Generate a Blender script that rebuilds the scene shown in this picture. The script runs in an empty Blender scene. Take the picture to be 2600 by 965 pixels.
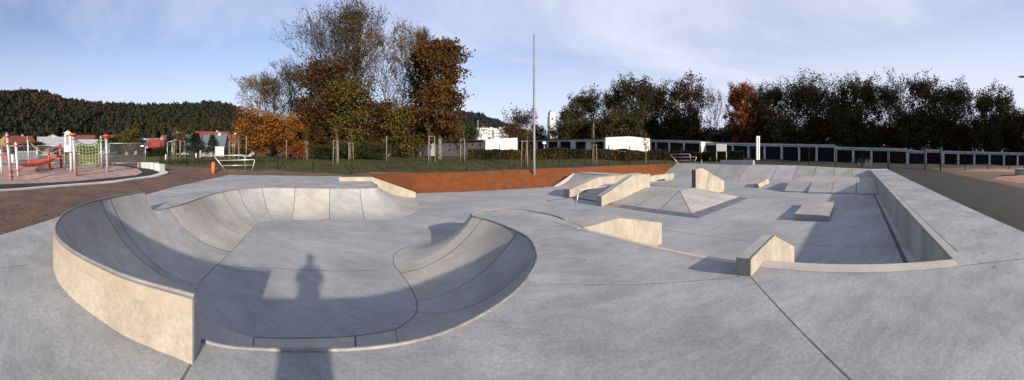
import bpy, math, random
from math import sin, cos, tan, pi, radians as R, sqrt, atan2
from mathutils import Vector, geometry
from mathutils.noise import noise as pnoise
random.seed(7)
sc = bpy.context.scene
COL = sc.collection
EYE = 1.65

# ---------------------------------------------------------------- measuring
def P(x, y, z=None, r=None):
    """a point of the place from its bearing, its depression and either its height or its distance"""
    th = (x-1300)/800.0; t = (y-390)/800.0
    if r is None: r = (EYE-z)/t
    if z is None: z = EYE-r*t
    return (r*sin(th), r*cos(th), z)
UX, UY = sin(R(62.5)), cos(R(62.5))
def W(u, v, z=0.0):            # the park's own axes: u along the long wall, v across it
    return (u*UX-v*UY, u*UY+v*UX, z)
def toUV(p): return (p[0]*UX+p[1]*UY, -p[0]*UY+p[1]*UX)
def lerp(a, b, t): return a+(b-a)*t
def vl(a, b, t): return tuple(lerp(i, j, t) for i, j in zip(a, b))
def catmull(pts, n):
    """n samples per span through the points"""
    out = []
    m = len(pts)
    for i in range(m-1):
        p0, p1, p2, p3 = pts[max(i-1, 0)], pts[i], pts[i+1], pts[min(i+2, m-1)]
        for k in range(n):
            t = k/n
            out.append(tuple(.5*((2*b)+(-a+c)*t+(2*a-5*b+4*c-d)*t*t+(-a+3*b-3*c+d)*t**3) for a, b, c, d in zip(p0, p1, p2, p3)))
    out.append(tuple(pts[-1]))
    return out

# ---------------------------------------------------------------- materials
MATS = {}
def nmat(name):
    m = bpy.data.materials.new(name); m.use_nodes = True
    nt = m.node_tree; b = nt.nodes['Principled BSDF']
    return m, nt, b
def plain(name, col, rough=.6, metal=0, spec=None):
    if name in MATS: return MATS[name]
    m, nt, b = nmat(name)
    b.inputs['Base Color'].default_value = (*col, 1); b.inputs['Roughness'].default_value = rough
    b.inputs['Metallic'].default_value = metal
    if spec is not None: b.inputs['Specular IOR Level'].default_value = spec
    MATS[name] = m; return m
def mottled(name, c1, c2, scale=.6, rough=.8, fine=18, bump=.15, c3=None, s3=2.5, stretch=(1, 1, 1), spec=.3, bumpdist=.01, lo=.35, hi=.65, finemix=.25, metal=0, wear=0):
    """two-tone surface: broad stains, medium marks, fine grain"""
    if name in MATS: return MATS[name]
    m, nt, b = nmat(name); N = nt.nodes; L = nt.links
    g = N.new('ShaderNodeNewGeometry'); mp = N.new('ShaderNodeMapping'); mp.inputs['Scale'].default_value = stretch
    L.new(g.outputs['Position'], mp.inputs['Vector'])
    n1 = N.new('ShaderNodeTexNoise'); n1.inputs['Scale'].default_value = scale; n1.inputs['Detail'].default_value = 6; n1.inputs['Roughness'].default_value = .62
    L.new(mp.outputs[0], n1.inputs['Vector'])
    r1 = N.new('ShaderNodeValToRGB'); r1.color_ramp.elements[0].position = lo; r1.color_ramp.elements[1].position = hi
    r1.color_ramp.elements[0].color = (*c1, 1); r1.color_ramp.elements[1].color = (*c2, 1)
    L.new(n1.outputs['Fac'], r1.inputs['Fac'])
    last = r1.outputs['Color']
    if c3:
        n3 = N.new('ShaderNodeTexNoise'); n3.inputs['Scale'].default_value = s3; n3.inputs['Detail'].default_value = 8; n3.inputs['Roughness'].default_value = .7
        L.new(mp.outputs[0], n3.inputs['Vector'])
        r3 = N.new('ShaderNodeValToRGB'); r3.color_ramp.elements[0].position = .52; r3.color_ramp.elements[1].position = .72
        r3.color_ramp.elements[0].color = (0, 0, 0, 1); r3.color_ramp.elements[1].color = (.8, .8, .8, 1)
        L.new(n3.outputs['Fac'], r3.inputs['Fac'])
        mx = N.new('ShaderNodeMixRGB'); L.new(r3.outputs['Color'], mx.inputs['Fac']); L.new(last, mx.inputs['Color1']); mx.inputs['Color2'].default_value = (*c3, 1)
        last = mx.outputs['Color']
    n2 = N.new('ShaderNodeTexNoise'); n2.inputs['Scale'].default_value = fine; n2.inputs['Detail'].default_value = 5; n2.inputs['Roughness'].default_value = .7
    L.new(g.outputs['Position'], n2.inputs['Vector'])
    mm = N.new('ShaderNodeMixRGB'); mm.blend_type = 'OVERLAY'; mm.inputs['Fac'].default_value = finemix
    L.new(last, mm.inputs['Color1']); L.new(n2.outputs['Fac'], mm.inputs['Color2'])
    L.new(mm.outputs['Color'], b.inputs['Base Color'])
    b.inputs['Roughness'].default_value = rough; b.inputs['Specular IOR Level'].default_value = spec; b.inputs['Metallic'].default_value = metal
    if wear:
        mw = N.new('ShaderNodeMapping'); mw.inputs['Rotation'].default_value[2] = .48; mw.inputs['Scale'].default_value = (1.0, 2.4, 1); L.new(g.outputs['Position'], mw.inputs['Vector'])
        nw = N.new('ShaderNodeTexNoise'); nw.inputs['Scale'].default_value = 1.6; nw.inputs['Detail'].default_value = 7; nw.inputs['Roughness'].default_value = .75; nw.inputs['Distortion'].default_value = .9; L.new(mw.outputs[0], nw.inputs['Vector'])
        rw = N.new('ShaderNodeValToRGB'); rw.color_ramp.elements[0].position = .35; rw.color_ramp.elements[1].position = .68; rw.color_ramp.elements[0].color = (.84, .84, .85, 1); rw.color_ramp.elements[1].color = (1.18, 1.18, 1.17, 1); L.new(nw.outputs['Fac'], rw.inputs['Fac'])
        m1 = N.new('ShaderNodeMixRGB'); m1.blend_type = 'MULTIPLY'; m1.inputs['Fac'].default_value = wear; L.new(mm.outputs['Color'], m1.inputs['Color1']); L.new(rw.outputs['Color'], m1.inputs['Color2'])
        ns = N.new('ShaderNodeTexNoise'); ns.inputs['Scale'].default_value = 5.5; ns.inputs['Detail'].default_value = 9; ns.inputs['Roughness'].default_value = .8; L.new(g.outputs['Position'], ns.inputs['Vector'])
        rs = N.new('ShaderNodeValToRGB'); rs.color_ramp.elements[0].position = .60; rs.color_ramp.elements[1].position = .72; rs.color_ramp.elements[0].color = (1, 1, 1, 1); rs.color_ramp.elements[1].color = (.68, .68, .7, 1); L.new(ns.outputs['Fac'], rs.inputs['Fac'])
        m2 = N.new('ShaderNodeMixRGB'); m2.blend_type = 'MULTIPLY'; m2.inputs['Fac'].default_value = wear; L.new(m1.outputs['Color'], m2.inputs['Color1']); L.new(rs.outputs['Color'], m2.inputs['Color2'])
        L.new(m2.outputs['Color'], b.inputs['Base Color'])
    if bump:
        bp = N.new('ShaderNodeBump'); bp.inputs['Strength'].default_value = bump; bp.inputs['Distance'].default_value = bumpdist
        L.new(n2.outputs['Fac'], bp.inputs['Height']); L.new(bp.outputs['Normal'], b.inputs['Normal'])
    MATS[name] = m; return m
def leafmat(name, cols, trans=.25):
    """leaf colour picked per leaf from the face attribute 'tint'"""
    if name in MATS: return MATS[name]
    m, nt, b = nmat(name); N = nt.nodes; L = nt.links
    a = N.new('ShaderNodeAttribute'); a.attribute_name = 'tint'
    r = N.new('ShaderNodeValToRGB'); cr = r.color_ramp
    while len(cr.elements) < len(cols): cr.elements.new(.5)
    for i, c in enumerate(cols):
        cr.elements[i].position = i/(len(cols)-1); cr.elements[i].color = (*c, 1)
    L.new(a.outputs['Fac'], r.inputs['Fac'])
    L.new(r.outputs['Color'], b.inputs['Base Color']); b.inputs['Roughness'].default_value = .75; b.inputs['Specular IOR Level'].default_value = .15
    out = N['Material Output']
    tr = N.new('ShaderNodeBsdfTranslucent'); L.new(r.outputs['Color'], tr.inputs['Color'])
    mx = N.new('ShaderNodeMixShader'); mx.inputs[0].default_value = trans
    L.new(b.outputs[0], mx.inputs[1]); L.new(tr.outputs[0], mx.inputs[2]); L.new(mx.outputs[0], out.inputs['Surface'])
    MATS[name] = m; return m

CONC = mottled('concrete', (.205, .21, .214), (.315, .315, .318), .7, .78, 26, .3, c3=(.232, .23, .235), s3=3.5, finemix=.45, wear=.9)
CONC2 = mottled('concrete_floor', (.22, .224, .232), (.305, .308, .316), .35, .7, 22, .2, c3=(.25, .25, .262), s3=1.3, stretch=(1, 1.3, 1), finemix=.4, wear=.9)
CAST = mottled('cast_concrete', (.245, .215, .172), (.325, .295, .248), 1.4, .85, 26, .35, c3=(.2, .178, .138), s3=3.5, stretch=(1, 1, .45), finemix=.4, wear=.7)
PANEL = mottled('panel_concrete', (.255, .25, .242), (.345, .333, .315), .9, .75, 30, .2, c3=(.29, .28, .27), s3=3, finemix=.35, wear=.5)
PANELB = mottled('panel_concrete_warm', (.265, .25, .228), (.37, .35, .318), .8, .75, 28, .2, c3=(.3, .285, .262), s3=2.4, finemix=.35, wear=.6)
PANELC = mottled('panel_concrete_cool', (.225, .226, .226), (.31, .31, .308), 1.1, .75, 28, .2, c3=(.265, .265, .262), s3=3.4, finemix=.35, wear=.6)
JOINT = mottled('joint_seal', (.075, .072, .072), (.14, .135, .135), 2.5, .85)
PINKJOINT = mottled('joint_rust', (.12, .075, .07), (.2, .13, .12), 3, .9)
COPE = mottled('dull_coping', (.13, .13, .13), (.25, .245, .235), 3, .6, 40, .2, metal=.25)
STEEL = mottled('galvanised_steel', (.42, .43, .44), (.6, .61, .62), 5, .45, 60, .1, metal=.75)
DARKSTEEL = mottled('weathered_plate', (.075, .08, .1), (.13, .135, .16), 2, .6, 30, .1)
SOIL = mottled('brown_soil', (.078, .043, .03), (.135, .078, .057), .9, .95, 7, .9, c3=(.1, .06, .045), s3=5, bumpdist=.04, finemix=.6)
ORANGE = mottled('orange_soil', (.1, .027, .005), (.14, .04, .008), 1.6, .95, 9, .9, c3=(.15, .046, .011), s3=4, bumpdist=.03)
GRASS = mottled('grass_blend', (.022, .026, .004), (.052, .048, .009), .35, .95, 7, .8, c3=(.06, .042, .014), s3=.9, bumpdist=.06, stretch=(1, 1, 1), finemix=.6)
ASPH = mottled('asphalt', (.011, .0105, .010), (.019, .0175, .0165), .8, .9, 40, .3)
GRAVEL = mottled('red_gravel', (.22, .145, .128), (.35, .25, .22), 2.2, .95, 14, .9, bumpdist=.03, c3=(.23, .13, .11), s3=9, finemix=.7)
CURB = mottled('curb_concrete', (.36, .35, .33), (.5, .49, .46), 2, .85)
BARK = mottled('bark', (.025, .019, .014), (.06, .048, .036), 3, .95, 30, .6)
PALEBARK = mottled('pale_bark', (.085, .075, .06), (.17, .155, .135), 3, .9, 20, .4, c3=(.07, .06, .05), s3=6)
WOOD = mottled('stake_wood', (.13, .11, .085), (.22, .19, .15), 3, .85)
WHITE = mottled('white_render', (.42, .42, .41), (.58, .575, .56), 1.1, .9, 15, .1)
GREYPL = mottled('grey_plaster', (.36, .36, .37), (.52, .52, .53), 1.5, .9, 15, .1)
ROOFT = mottled('tar_roof', (.03, .03, .03), (.05, .05, .05), 1, .95)
DOORM = [mottled('door_maroon', (.009, .004, .004), (.014, .006, .006), 2, .9, spec=.1), mottled('door_brown', (.014, .009, .007), (.02, .013, .01), 2, .9, spec=.1), mottled('door_black', (.006, .006, .007), (.01, .01, .011), 2, .9, spec=.1), mottled('door_blue', (.008, .009, .017), (.011, .012, .022), 2, .9, spec=.1)]
REDTILE = mottled('red_tile', (.13, .032, .022), (.2, .05, .034), 4, .8, 30, .2)
SLATE = mottled('slate_tile', (.07, .085, .11), (.1, .12, .15), 4, .7)
REDP = plain('red_paint', (.42, .03, .018), .5)
ORP = plain('orange_rope', (.55, .07, .015), .6)
GRNR = plain('green_rope', (.27, .4, .09), .6)
WHP = mottled('white_paint', (.5, .5, .49), (.62, .62, .61), 3, .5)
BLK = plain('black_paint', (.02, .02, .022), .5)
DKGREEN = plain('dark_green_paint', (.007, .009, .009), .7, 0, .2)
GLASS = plain('dark_glass', (.03, .035, .045), .1)
BLUEGR = plain('grey_collar', (.2, .21, .22), .5)

# ---------------------------------------------------------------- mesh builder
class MB:
    def __init__(s): s.v = []; s.f = []; s.m = []; s.sm = []; s.t = []
    def face(s, idx, mi=0, smooth=False, tint=0.): s.f.append(tuple(idx)); s.m.append(mi); s.sm.append(smooth); s.t.append(tint)
    def poly(s, pts, mi=0, tint=0.):
        b = len(s.v); s.v += [tuple(p) for p in pts]; s.face(range(b, b+len(pts)), mi, False, tint)
    def prism(s, bot, top, mi=0, cap=True):
        """bot/top: matching rings"""
        b = len(s.v); n = len(bot); s.v += [tuple(p) for p in bot]+[tuple(p) for p in top]
        for i in range(n):
            j = (i+1) % n; s.face((b+i, b+j, b+n+j, b+n+i), mi)
        if cap: s.face([b+n-1-i for i in range(n)], mi); s.face([b+n+i for i in range(n)], mi)
    def box(s, c, d, mi=0, rz=0):
        """c centre of the bottom, d sizes"""
        hx, hy = d[0]/2, d[1]/2; q = []
        for sx, sy in ((-1, -1), (1, -1), (1, 1), (-1, 1)):
            x, y = sx*hx, sy*hy
            q.append((c[0]+x*cos(rz)-y*sin(rz), c[1]+x*sin(rz)+y*cos(rz)))
        s.prism([(x, y, c[2]) for x, y in q], [(x, y, c[2]+d[2]) for x, y in q], mi)
    def tube(s, pts, rad, n=8, mi=0, cap=True, smooth=True, tint=0.):
        pts = [Vector(p) for p in pts]; m = len(pts)
        if not hasattr(rad, '__len__'): rad = [rad]*m
        b = len(s.v); up = Vector((0, 0, 1)); prev = None
        for i, p in enumerate(pts):
            d = (pts[min(i+1, m-1)]-pts[max(i-1, 0)])
            if d.length < 1e-9: d = Vector((0, 0, 1))
            d.normalize()
            if prev is None:
                a = d.cross(up)
                if a.length < .05: a = d.cross(Vector((1, 0, 0)))
            else: a = prev-d*prev.dot(d)
            a.normalize(); prev = a; c = d.cross(a)
            for k in range(n):
                w = 2*pi*k/n; s.v.append(tuple(p+(a*cos(w)+c*sin(w))*rad[i]))
        for i in range(m-1):
            for k in range(n):
                l = (k+1) % n; s.face((b+i*n+k, b+i*n+l, b+(i+1)*n+l, b+(i+1)*n+k), mi, smooth, tint)
        if cap:
            s.face([b+n-1-k for k in range(n)], mi, False, tint); s.face([b+(m-1)*n+k for k in range(n)], mi, False, tint)
    def strip(s, pts, w, mi=0):
        """flat ribbon, horizontal width w"""
        L, Rr = [], []
        for i, p in enumerate(pts):
            a = pts[max(i-1, 0)]; c = pts[min(i+1, len(pts)-1)]
            dx, dy = c[0]-a[0], c[1]-a[1]; l = math.hypot(dx, dy) or 1; nx, ny = -dy/l*w/2, dx/l*w/2
            L.append((p[0]+nx, p[1]+ny, p[2])); Rr.append((p[0]-nx, p[1]-ny, p[2]))
        for i in range(len(pts)-1): s.poly([Rr[i], Rr[i+1], L[i+1], L[i]], mi)
    def build(s, name, mats, parent=None, origin=None, tint=False, bevel=0, recalc=False):
        if not isinstance(mats, (list, tuple)): mats = [mats]
        if parent is None and origin is None and s.v:
            xs = [v[0] for v in s.v]; ys = [v[1] for v in s.v]
            origin = ((min(xs)+max(xs))/2, (min(ys)+max(ys))/2, min(v[2] for v in s.v))
        if parent is not None:
            q = parent; o = Vector((0, 0, 0))
            while q is not None: o += q.location; q = q.parent
            off = o; loc = (0, 0, 0)
        else: off = Vector(origin); loc = origin
        me = bpy.data.meshes.new(name)
        me.from_pydata([(v[0]-off[0], v[1]-off[1], v[2]-off[2]) for v in s.v], [], s.f)
        for m in mats: me.materials.append(m)
        me.polygons.foreach_set('material_index', s.m); me.polygons.foreach_set('use_smooth', s.sm)
        if tint:
            a = me.attributes.new('tint', 'FLOAT', 'FACE'); a.data.foreach_set('value', s.t)
        if recalc:
            import bmesh
            bm = bmesh.new(); bm.from_mesh(me); bmesh.ops.remove_doubles(bm, verts=bm.verts, dist=.0005); bmesh.ops.recalc_face_normals(bm, faces=bm.faces); bm.to_mesh(me); bm.free()
        me.update()
        o = bpy.data.objects.new(name, me); COL.objects.link(o); o.location = loc
        if parent is not None: o.parent = parent
        if bevel:
            md = o.modifiers.new('edge', 'BEVEL'); md.width = bevel; md.segments = 2; md.limit_method = 'ANGLE'; md.angle_limit = R(40)
        return o
def tag(o, label=None, cat=None, group=None, kind=None):
    if label: o['label'] = label
    if cat: o['category'] = cat
    if group: o['group'] = group
    if kind: o['kind'] = kind
    return o
def empty(name, loc, label, cat, group=None):
    o = bpy.data.objects.new(name, None); COL.objects.link(o); o.location = loc; o.empty_display_size = .3
    return tag(o, label, cat, group)
def copy_tree(o, parent=None):
    c = o.copy(); COL.objects.link(c)
    if parent is not None: c.parent = parent
    for ch in list(o.children): copy_tree(ch, c)
    return c

# ================================================================ THE PARK
FZ = -1.0                                  # level of the sunk floor
# rim of the raised wall (plan), rim of the bowl, foot of the bowl
def D(x, y, z): return P(x*1.00932, y*1.00932, z)
EXZ = .52
ext_rim = [P(494.6, 753, EXZ), P(441.6, 738, EXZ), P(323, 704, EXZ), P(258.5, 676, EXZ), P(204.6, 649, EXZ), P(167, 624, EXZ), P(148, 604, EXZ),
           P(141, 584, EXZ), P(148, 561, EXZ), P(167, 541, EXZ), P(215.4, 518, EXZ), P(280, 502, EXZ), P(366, 486.5, EXZ)]
low_rim = [P(393.6, 540, 0), P(454, 522, 0), P(535, 494.6, 0), P(595.5, 482.8, 0), P(666, 477.6, 0), P(750, 478.2, 0), P(838, 479.3, 0), P(915, 479.2, 0), P(950, 477.4, 0)]
low_foot = [P(553, 671, FZ), P(603, 622, FZ), P(634, 588, FZ), P(655, 570, FZ), P(696, 559, FZ), P(742, 558, FZ), P(838, 558, FZ), P(928.6, 558, FZ), P(975, 557, FZ)]
ext_foot = [(-3.72, 2.93, FZ), (-4.1, 2.88, FZ), W(-2.62, 4.8, FZ), W(-2.75, 4.9, FZ), W(-2.86, 5.0, FZ), W(-2.95, 5.1, FZ), W(-3.03, 5.2, FZ), W(-3.1, 5.3, FZ), W(-3.15, 5.4, FZ), W(-3.17, 5.5, FZ), P(497, 733, FZ), P(500, 724, FZ), P(553, 671, FZ)]
front_rim = [P(525, 872, 0), P(565, 880, 0), P(636, 887, 0), P(706, 890, 0), P(786, 891, 0), P(858, 890, 0), P(949, 884, 0), P(1020, 874, 0), P(1090, 858, 0), P(1150, 837, 0), P(1211, 807.5, 0), P(1260, 778, 0),
             P(1302, 747, 0), P(1335, 712, 0), P(1357.5, 676, 0), P(1362.6, 646, 0), P(1342, 605.6, 0), P(1297, 580.5, 0), P(1251, 563, 0), P(1201, 550, 0)]
front_foot = [(-3.72, 2.93, FZ), (-3.53, 3.01, FZ), P(646, 856, FZ), P(716, 859, FZ), P(787, 858.5, FZ), P(850, 857, FZ), P(930, 850, FZ), P(982, 841, FZ), P(1012, 833, FZ), P(1027, 822, FZ), P(1036, 816, FZ), P(1043, 810.5, FZ), P(1048, 806, FZ), P(1052, 801.5, FZ), P(1055, 798, FZ), P(1057, 793, FZ),
              P(1059, 776, FZ), P(1056, 757, FZ), P(1034, 716, FZ), P(1002, 676, FZ)]
nose_rim = [P(1201, 550, 0), P(1197, 547, 0), P(1197, 543.5, 0), P(1212, 538.5, 0), P(1251.5, 531.9, 0), P(1322, 533, 0), P(1393, 545, 0), P(1433, 558, 0)]
nose_foot = [P(1002, 676, FZ), P(998, 655, FZ), P(1010, 638, FZ), P(1048, 619, FZ), P(1108, 602, FZ), (.9, 11.2, FZ), (2.6, 9.9, FZ), W(6.6, 6.25, FZ)]
end_rim = [P(950, 477.4, 0), W(.78, 15.45, 0), W(.85, 16.2, 0), W(.72, 17.5, 0), W(.55, 18.75, 0)]
end_foot = [P(975, 557, FZ), P(1020, 552, FZ), P(1060, 535, FZ), W(3.1, 16.7, FZ), W(3.3, 18.7, FZ)]

def loft(name, rim, foot, mats, joints, sub=6, prof=12, dist_joint=.035, parent=None, flatten=0, seed_=0):
    """curved transition between a rim and a foot; joints = rim indices where a seal runs down the curve"""
    Cr = catmull(rim, sub); Fo = catmull(foot, sub)
    cols = []                                                     # (rim point, foot point, is_joint_start)
    n = len(Cr)
    jset = set(int(j*sub) for j in joints)
    mb = MB()
    def column(c, f):
        c = Vector(c); f = Vector(f); h = c.z-f.z; w = max((Vector((c.x, c.y))-Vector((f.x, f.y))).length, 1e-4)
        d = Vector((c.x-f.x, c.y-f.y, 0))/w; out = []
        if w > h*1.02 and not flatten:
            Rr = (w*w+h*h)/(2*h) if h > 1e-4 else 1e6; pm = math.asin(min(1, w/Rr))
            for k in range(prof+1):
                a = pm*k/prof; out.append(tuple(f+d*Rr*sin(a)+Vector((0, 0, Rr*(1-cos(a))))))
        else:
            for k in range(prof+1):
                q = k/prof; out.append(tuple(f+d*w*sin(q*pi/2 if not flatten else 0)+Vector((0, 0, h*(1-cos(q*pi/2))))) if not flatten else tuple(f.lerp(c, q)))
        return out
    prev = column(Cr[0], Fo[0]); tone = [seed_]
    TONES = (0, 2, 3, 0, 3, 2, 2, 0, 3)
    def add(a, b, mi, lift=0):
        base = len(mb.v); mb.v += a+b; m = len(a)
        for k in range(m-1): mb.face((base+k, base+m+k, base+m+k+1, base+k+1), mi, True)
    for i in range(1, n):
        if i in jset and i < n-1:
            L = max((Vector(Cr[i])-Vector(Cr[i-1])).length, (Vector(Fo[i])-Vector(Fo[i-1])).length, .02)
            q = 1-min(.45, dist_joint/L)
            ca = column(vl(Cr[i-1], Cr[i], q), vl(Fo[i-1], Fo[i], q)); cb = column(Cr[i], Fo[i])
            add(prev, ca, TONES[tone[0] % 9]); add(ca, cb, 1); prev = cb; tone[0] += 1
        else:
            cb = column(Cr[i], Fo[i]); add(prev, cb, TONES[tone[0] % 9]); prev = cb
    return mb

_c, _f = Vector(ext_rim[-1]), Vector(ext_foot[-1]); _h = _c.z-_f.z; _d = Vector((_c.x-_f.x, _c.y-_f.y, 0)); _w = _d.length; _R = (_w*_w+_h*_h)/(2*_h)
_q = _f+_d/_w*_R*sin(math.acos(1-1/_R)); low_rim[0] = (_q.x, _q.y, 0.0)
_c, _f = Vector(ext_rim[0]), Vector(ext_foot[0]); _h = _c.z-_f.z; _d = Vector((_c.x-_f.x, _c.y-_f.y, 0)); _w = _d.length; _R = (_w*_w+_h*_h)/(2*_h)
_q = _f+_d/_w*_R*sin(math.acos(1-1/_R)); front_rim[0] = (_q.x, _q.y, 0.0)
# --- the bowl: one thing with its curved walls, raised wall and copings
bowl = empty('skate_bowl', (-4.0, 6.0, FZ), 'sunken concrete skate bowl with curved walls, dark panel joints and a steel coping', 'skate bowl')
mb = loft('x', front_rim, front_foot, None, (2, 5.67, 7.83, 15, 16.83, 18.5), sub=6, dist_joint=.034); mb.build('curved_wall', [PANEL, JOINT, PANELB, PANELC], bowl)
mb = loft('x', nose_rim, nose_foot, None, (), sub=8); mb.build('curved_wall', [PANEL, JOINT, PANELB, PANELC], bowl)
mb = loft('x', low_rim, low_foot, None, seed_=4, joints=(.83, 1.67, 2.5, 3.17, 4, 5, 6, 7), sub=6, dist_joint=.034); mb.build('curved_wall', [PANEL, JOINT, PANELB, PANELC], bowl)
mb = loft('x', end_rim, end_foot, None, (), sub=8); mb.build('sloping_end', [PANEL, JOINT, PANELB, PANELC], bowl)
# raised wall (extension): inner curve up to the rim, upright outer wall, end faces
er = catmull(ext_rim, 6); ef = catmull(ext_foot, 6)
mb = loft('x', ext_rim, ext_foot, None, (8, 10.83, 11.16), sub=6, prof=16, dist_joint=.034); mb.build('raised_curved_wall', [PANEL, JOINT, PANELB, PANELC], bowl)
cx0 = (-5.6, 3.2)
def outward(p, d):
    return None
mb = MB(); outer = []
for i, p in enumerate(er):
    a = er[max(i-1, 0)]; c = er[min(i+1, len(er)-1)]; dx, dy = c[0]-a[0], c[1]-a[1]; l = math.hypot(dx, dy)
    outer.append((p[0]+dy/l*-1*-.07*-1, p[1]+dx/l*-.07*1*-1*-1, 0))
# outward is to the left or right of travel: choose the side away from the bowl centre
outer = []
for i, p in enumerate(er):
    a = er[max(i-1, 0)]; c = er[min(i+1, len(er)-1)]; dx, dy = c[0]-a[0], c[1]-a[1]; l = math.hypot(dx, dy)
    nx, ny = -dy/l, dx/l
    m = ef[i]
    if (p[0]-m[0])*nx+(p[1]-m[1])*ny < 0: nx, ny = -nx, -ny
    outer.append((p[0]+nx*.035, p[1]+ny*.035))
n = len(er); b = len(mb.v)
lv = [-.12, .15, .37, .42, EXZ-.012]
for (x, y) in outer:
    for q in lv: mb.v.append((x, y, q))
k = len(lv)
for i in range(n-1):
    for j in range(k-1):
        mb.face((b+i*k+j, b+(i+1)*k+j, b+(i+1)*k+j+1, b+i*k+j+1), 1 if j >= 2 else 0, True)
# flat top between the outer wall and the coping
for i in range(n-1): mb.poly([(*outer[i], EXZ-.012), (*outer[i+1], EXZ-.012), (er[i+1][0], er[i+1][1], EXZ-.012), (er[i][0], er[i][1], EXZ-.012)], 2)
# end faces (profile of the transition closed by the upright back)
def endface(c, f, o, mi):
    c = Vector(c); f = Vector(f); h = c.z-f.z; w = (Vector((c.x, c.y))-Vector((f.x, f.y))).length; d = Vector((c.x-f.x, c.y-f.y, 0))/w
    Rr = (w*w+h*h)/(2*h); pm = math.asin(min(1, w/Rr)); pts = []
    for q in range(17):
        a = pm*q/16; pts.append(tuple(f+d*Rr*sin(a)+Vector((0, 0, Rr*(1-cos(a))))))
    mb.poly(pts+[(o[0], o[1], EXZ-.012), (o[0], o[1], -1.05), (f.x, f.y, -1.05)], mi)
endface(er[0], ef[0], outer[0], 2); endface(er[-1], ef[-1], outer[-1], 2)
BAND = mottled('pinkish_band', (.235, .195, .152), (.3, .255, .205), 1.5, .85)
mb.build('outer_wall', [CAST, BAND, PANEL], bowl)
# copings
mb = MB(); mb.tube([(x, y, z+.005) for x, y, z in er], .019, 8); mb.build('coping', COPE, bowl)
mb = MB(); mb.tube([(x, y, z+.004) for x, y, z in catmull(front_rim, 5)], .019, 8); mb.build('coping', COPE, bowl)
mb = MB(); mb.tube([(x, y, z+.004) for x, y, z in catmull(low_rim, 5)], .019, 8); mb.build('coping', COPE, bowl)
mb = MB(); mb.tube([(x, y, z+.003) for x, y, z in catmull(nose_rim, 6)], .028, 8); mb.build('coping', COPE, bowl)
mb = MB(); mb.tube([P(1433, 558, .004), P(1447, 563.5, .006), P(1462, 569.5, .008), P(1484, 577, .016)], .016, 6); mb.build('coping', COPE, bowl)
mb = MB(); mb.tube([(x, y, z+.003) for x, y, z in catmull(end_rim, 6)], .026, 8); mb.build('coping', COPE, bowl)

# --- deck: one slab round the bowl and along the long wall
VW = -1.51; VO = -3.37; UE = 32.5
pit_edge = [W(4.72, 6.26), W(4.45, 5.2), W(4.4, 3.6), W(4.38, 1.0), W(4.36, VW-.04)]
fr = [p for p in catmull(front_rim, 5)]; nr = [p for p in catmull(nose_rim, 6)]; lr = [p for p in catmull(low_rim, 5)]; rr = [p for p in catmull(end_rim, 6)]
loop = []
loop += [p[:2] for p in nr[::-1]][1:]                      # from the pit edge round the nose back to the tip
loop += [p[:2] for p in fr[::-1]][1:]                      # along the front rim to the raised wall
oo = [(lerp(o[0], e[0], .3), lerp(o[1], e[1], .3)) for o, e in zip(outer, er)]
loop += [outer[0]]+oo[1:-1]+[outer[-1]]
loop += [p[:2] for p in lr] + [p[:2] for p in rr][1:]
loop += [W(.45, 19.1)[:2], W(-1.3, 19.4)[:2], W(-1.35, 23.0)[:2], W(-6, 23.0)[:2], W(-9.9, 22.3)[:2], W(-8.75, 13)[:2], W(-6.74, 4.76)[:2], W(-6.15, 3.42)[:2], W(-5.7, 2.4)[:2], W(-5.9, -.5)[:2], W(-6, -6)[:2], W(12, -6)[:2] if False else W(-1, -6)[:2]]
deck_outer_right = [W(2, VO)[:2], W(UE, VO)[:2]]
loop += deck_outer_right + [W(UE, VW-.005)[:2], W(4.36, VW-.005)[:2]] + [p[:2] for p in pit_edge[::-1]][1:]
# joints drawn as narrow inlays 3 mm proud
def slab(name, loop2d, z, depth, mats, parent=None, joints=()):
    mb = MB(); base = len(mb.v); n = len(loop2d)
    tris = geometry.tessellate_polygon([[Vector((x, y, 0)) for x, y in loop2d]])
    mb.v += [(x, y, z) for x, y in loop2d]
    for t in tris:
        a, b_, c = t
        A, B, C_ = loop2d[a], loop2d[b_], loop2d[c]
        if (B[0]-A[0])*(C_[1]-A[1])-(B[1]-A[1])*(C_[0]-A[0]) < 0: b_, c = c, b_
        mb.face((a, b_, c), 0)
    for i in range(n):
        j = (i+1) % n; A, B = loop2d[i], loop2d[j]
        mb.poly([(A[0], A[1], z), (A[0], A[1], z-depth), (B[0], B[1], z-depth), (B[0], B[1], z)], 1)
    for pts, w, mi in joints: mb.strip([(p[0], p[1], z+.003) for p in pts], w, mi)
    return mb.build(name, mats, parent, origin=(0, 0, 0) if parent is None else None)
jl = []
jl.append(([P(1904.4, 700.8, 0), P(1982.9, 787.4, 0), P(2051.4, 858, 0), P(2160, 964, 0), P(2230, 1050, 0)], .010, 2))
jl.append(([P(2454, 674, 0), P(2520, 666, 0), P(2600, 657, 0), P(2680, 650, 0)], .014, 3))
jl.append(([P(484, 926, 0), P(462, 964, 0), P(430, 1030, 0)], .02, 3))
jl.append(([P(1390, 721, 0), P(1470, 722, 0), P(1600, 723, 0), P(1720, 716, 0), P(1880, 702, 0)], .008, 2))
jl.append(([P(0, 681, 0), P(75, 672, 0)], .01, 2))
jl.append(([W(4.72, 6.24), W(4.60, 5.7), W(4.50, 5.3)], .03, 2))
jl.append(([W(5.0, VW-.17), W(UE, VW-.17)], .016, 2))
jl.append(([W(13.5, VW-.2), W(13.5, VO)], .008, 2)); jl.append(([W(22.5, VW-.2), W(22.5, VO)], .008, 2)); jl.append(([W(-9.4, 18), W(.3, 17.4)], .01, 2))
slab('skatepark_deck', loop, 0, 1.06, [CONC, CAST, JOINT, PINKJOINT], joints=jl)['kind'] = 'structure'

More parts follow.
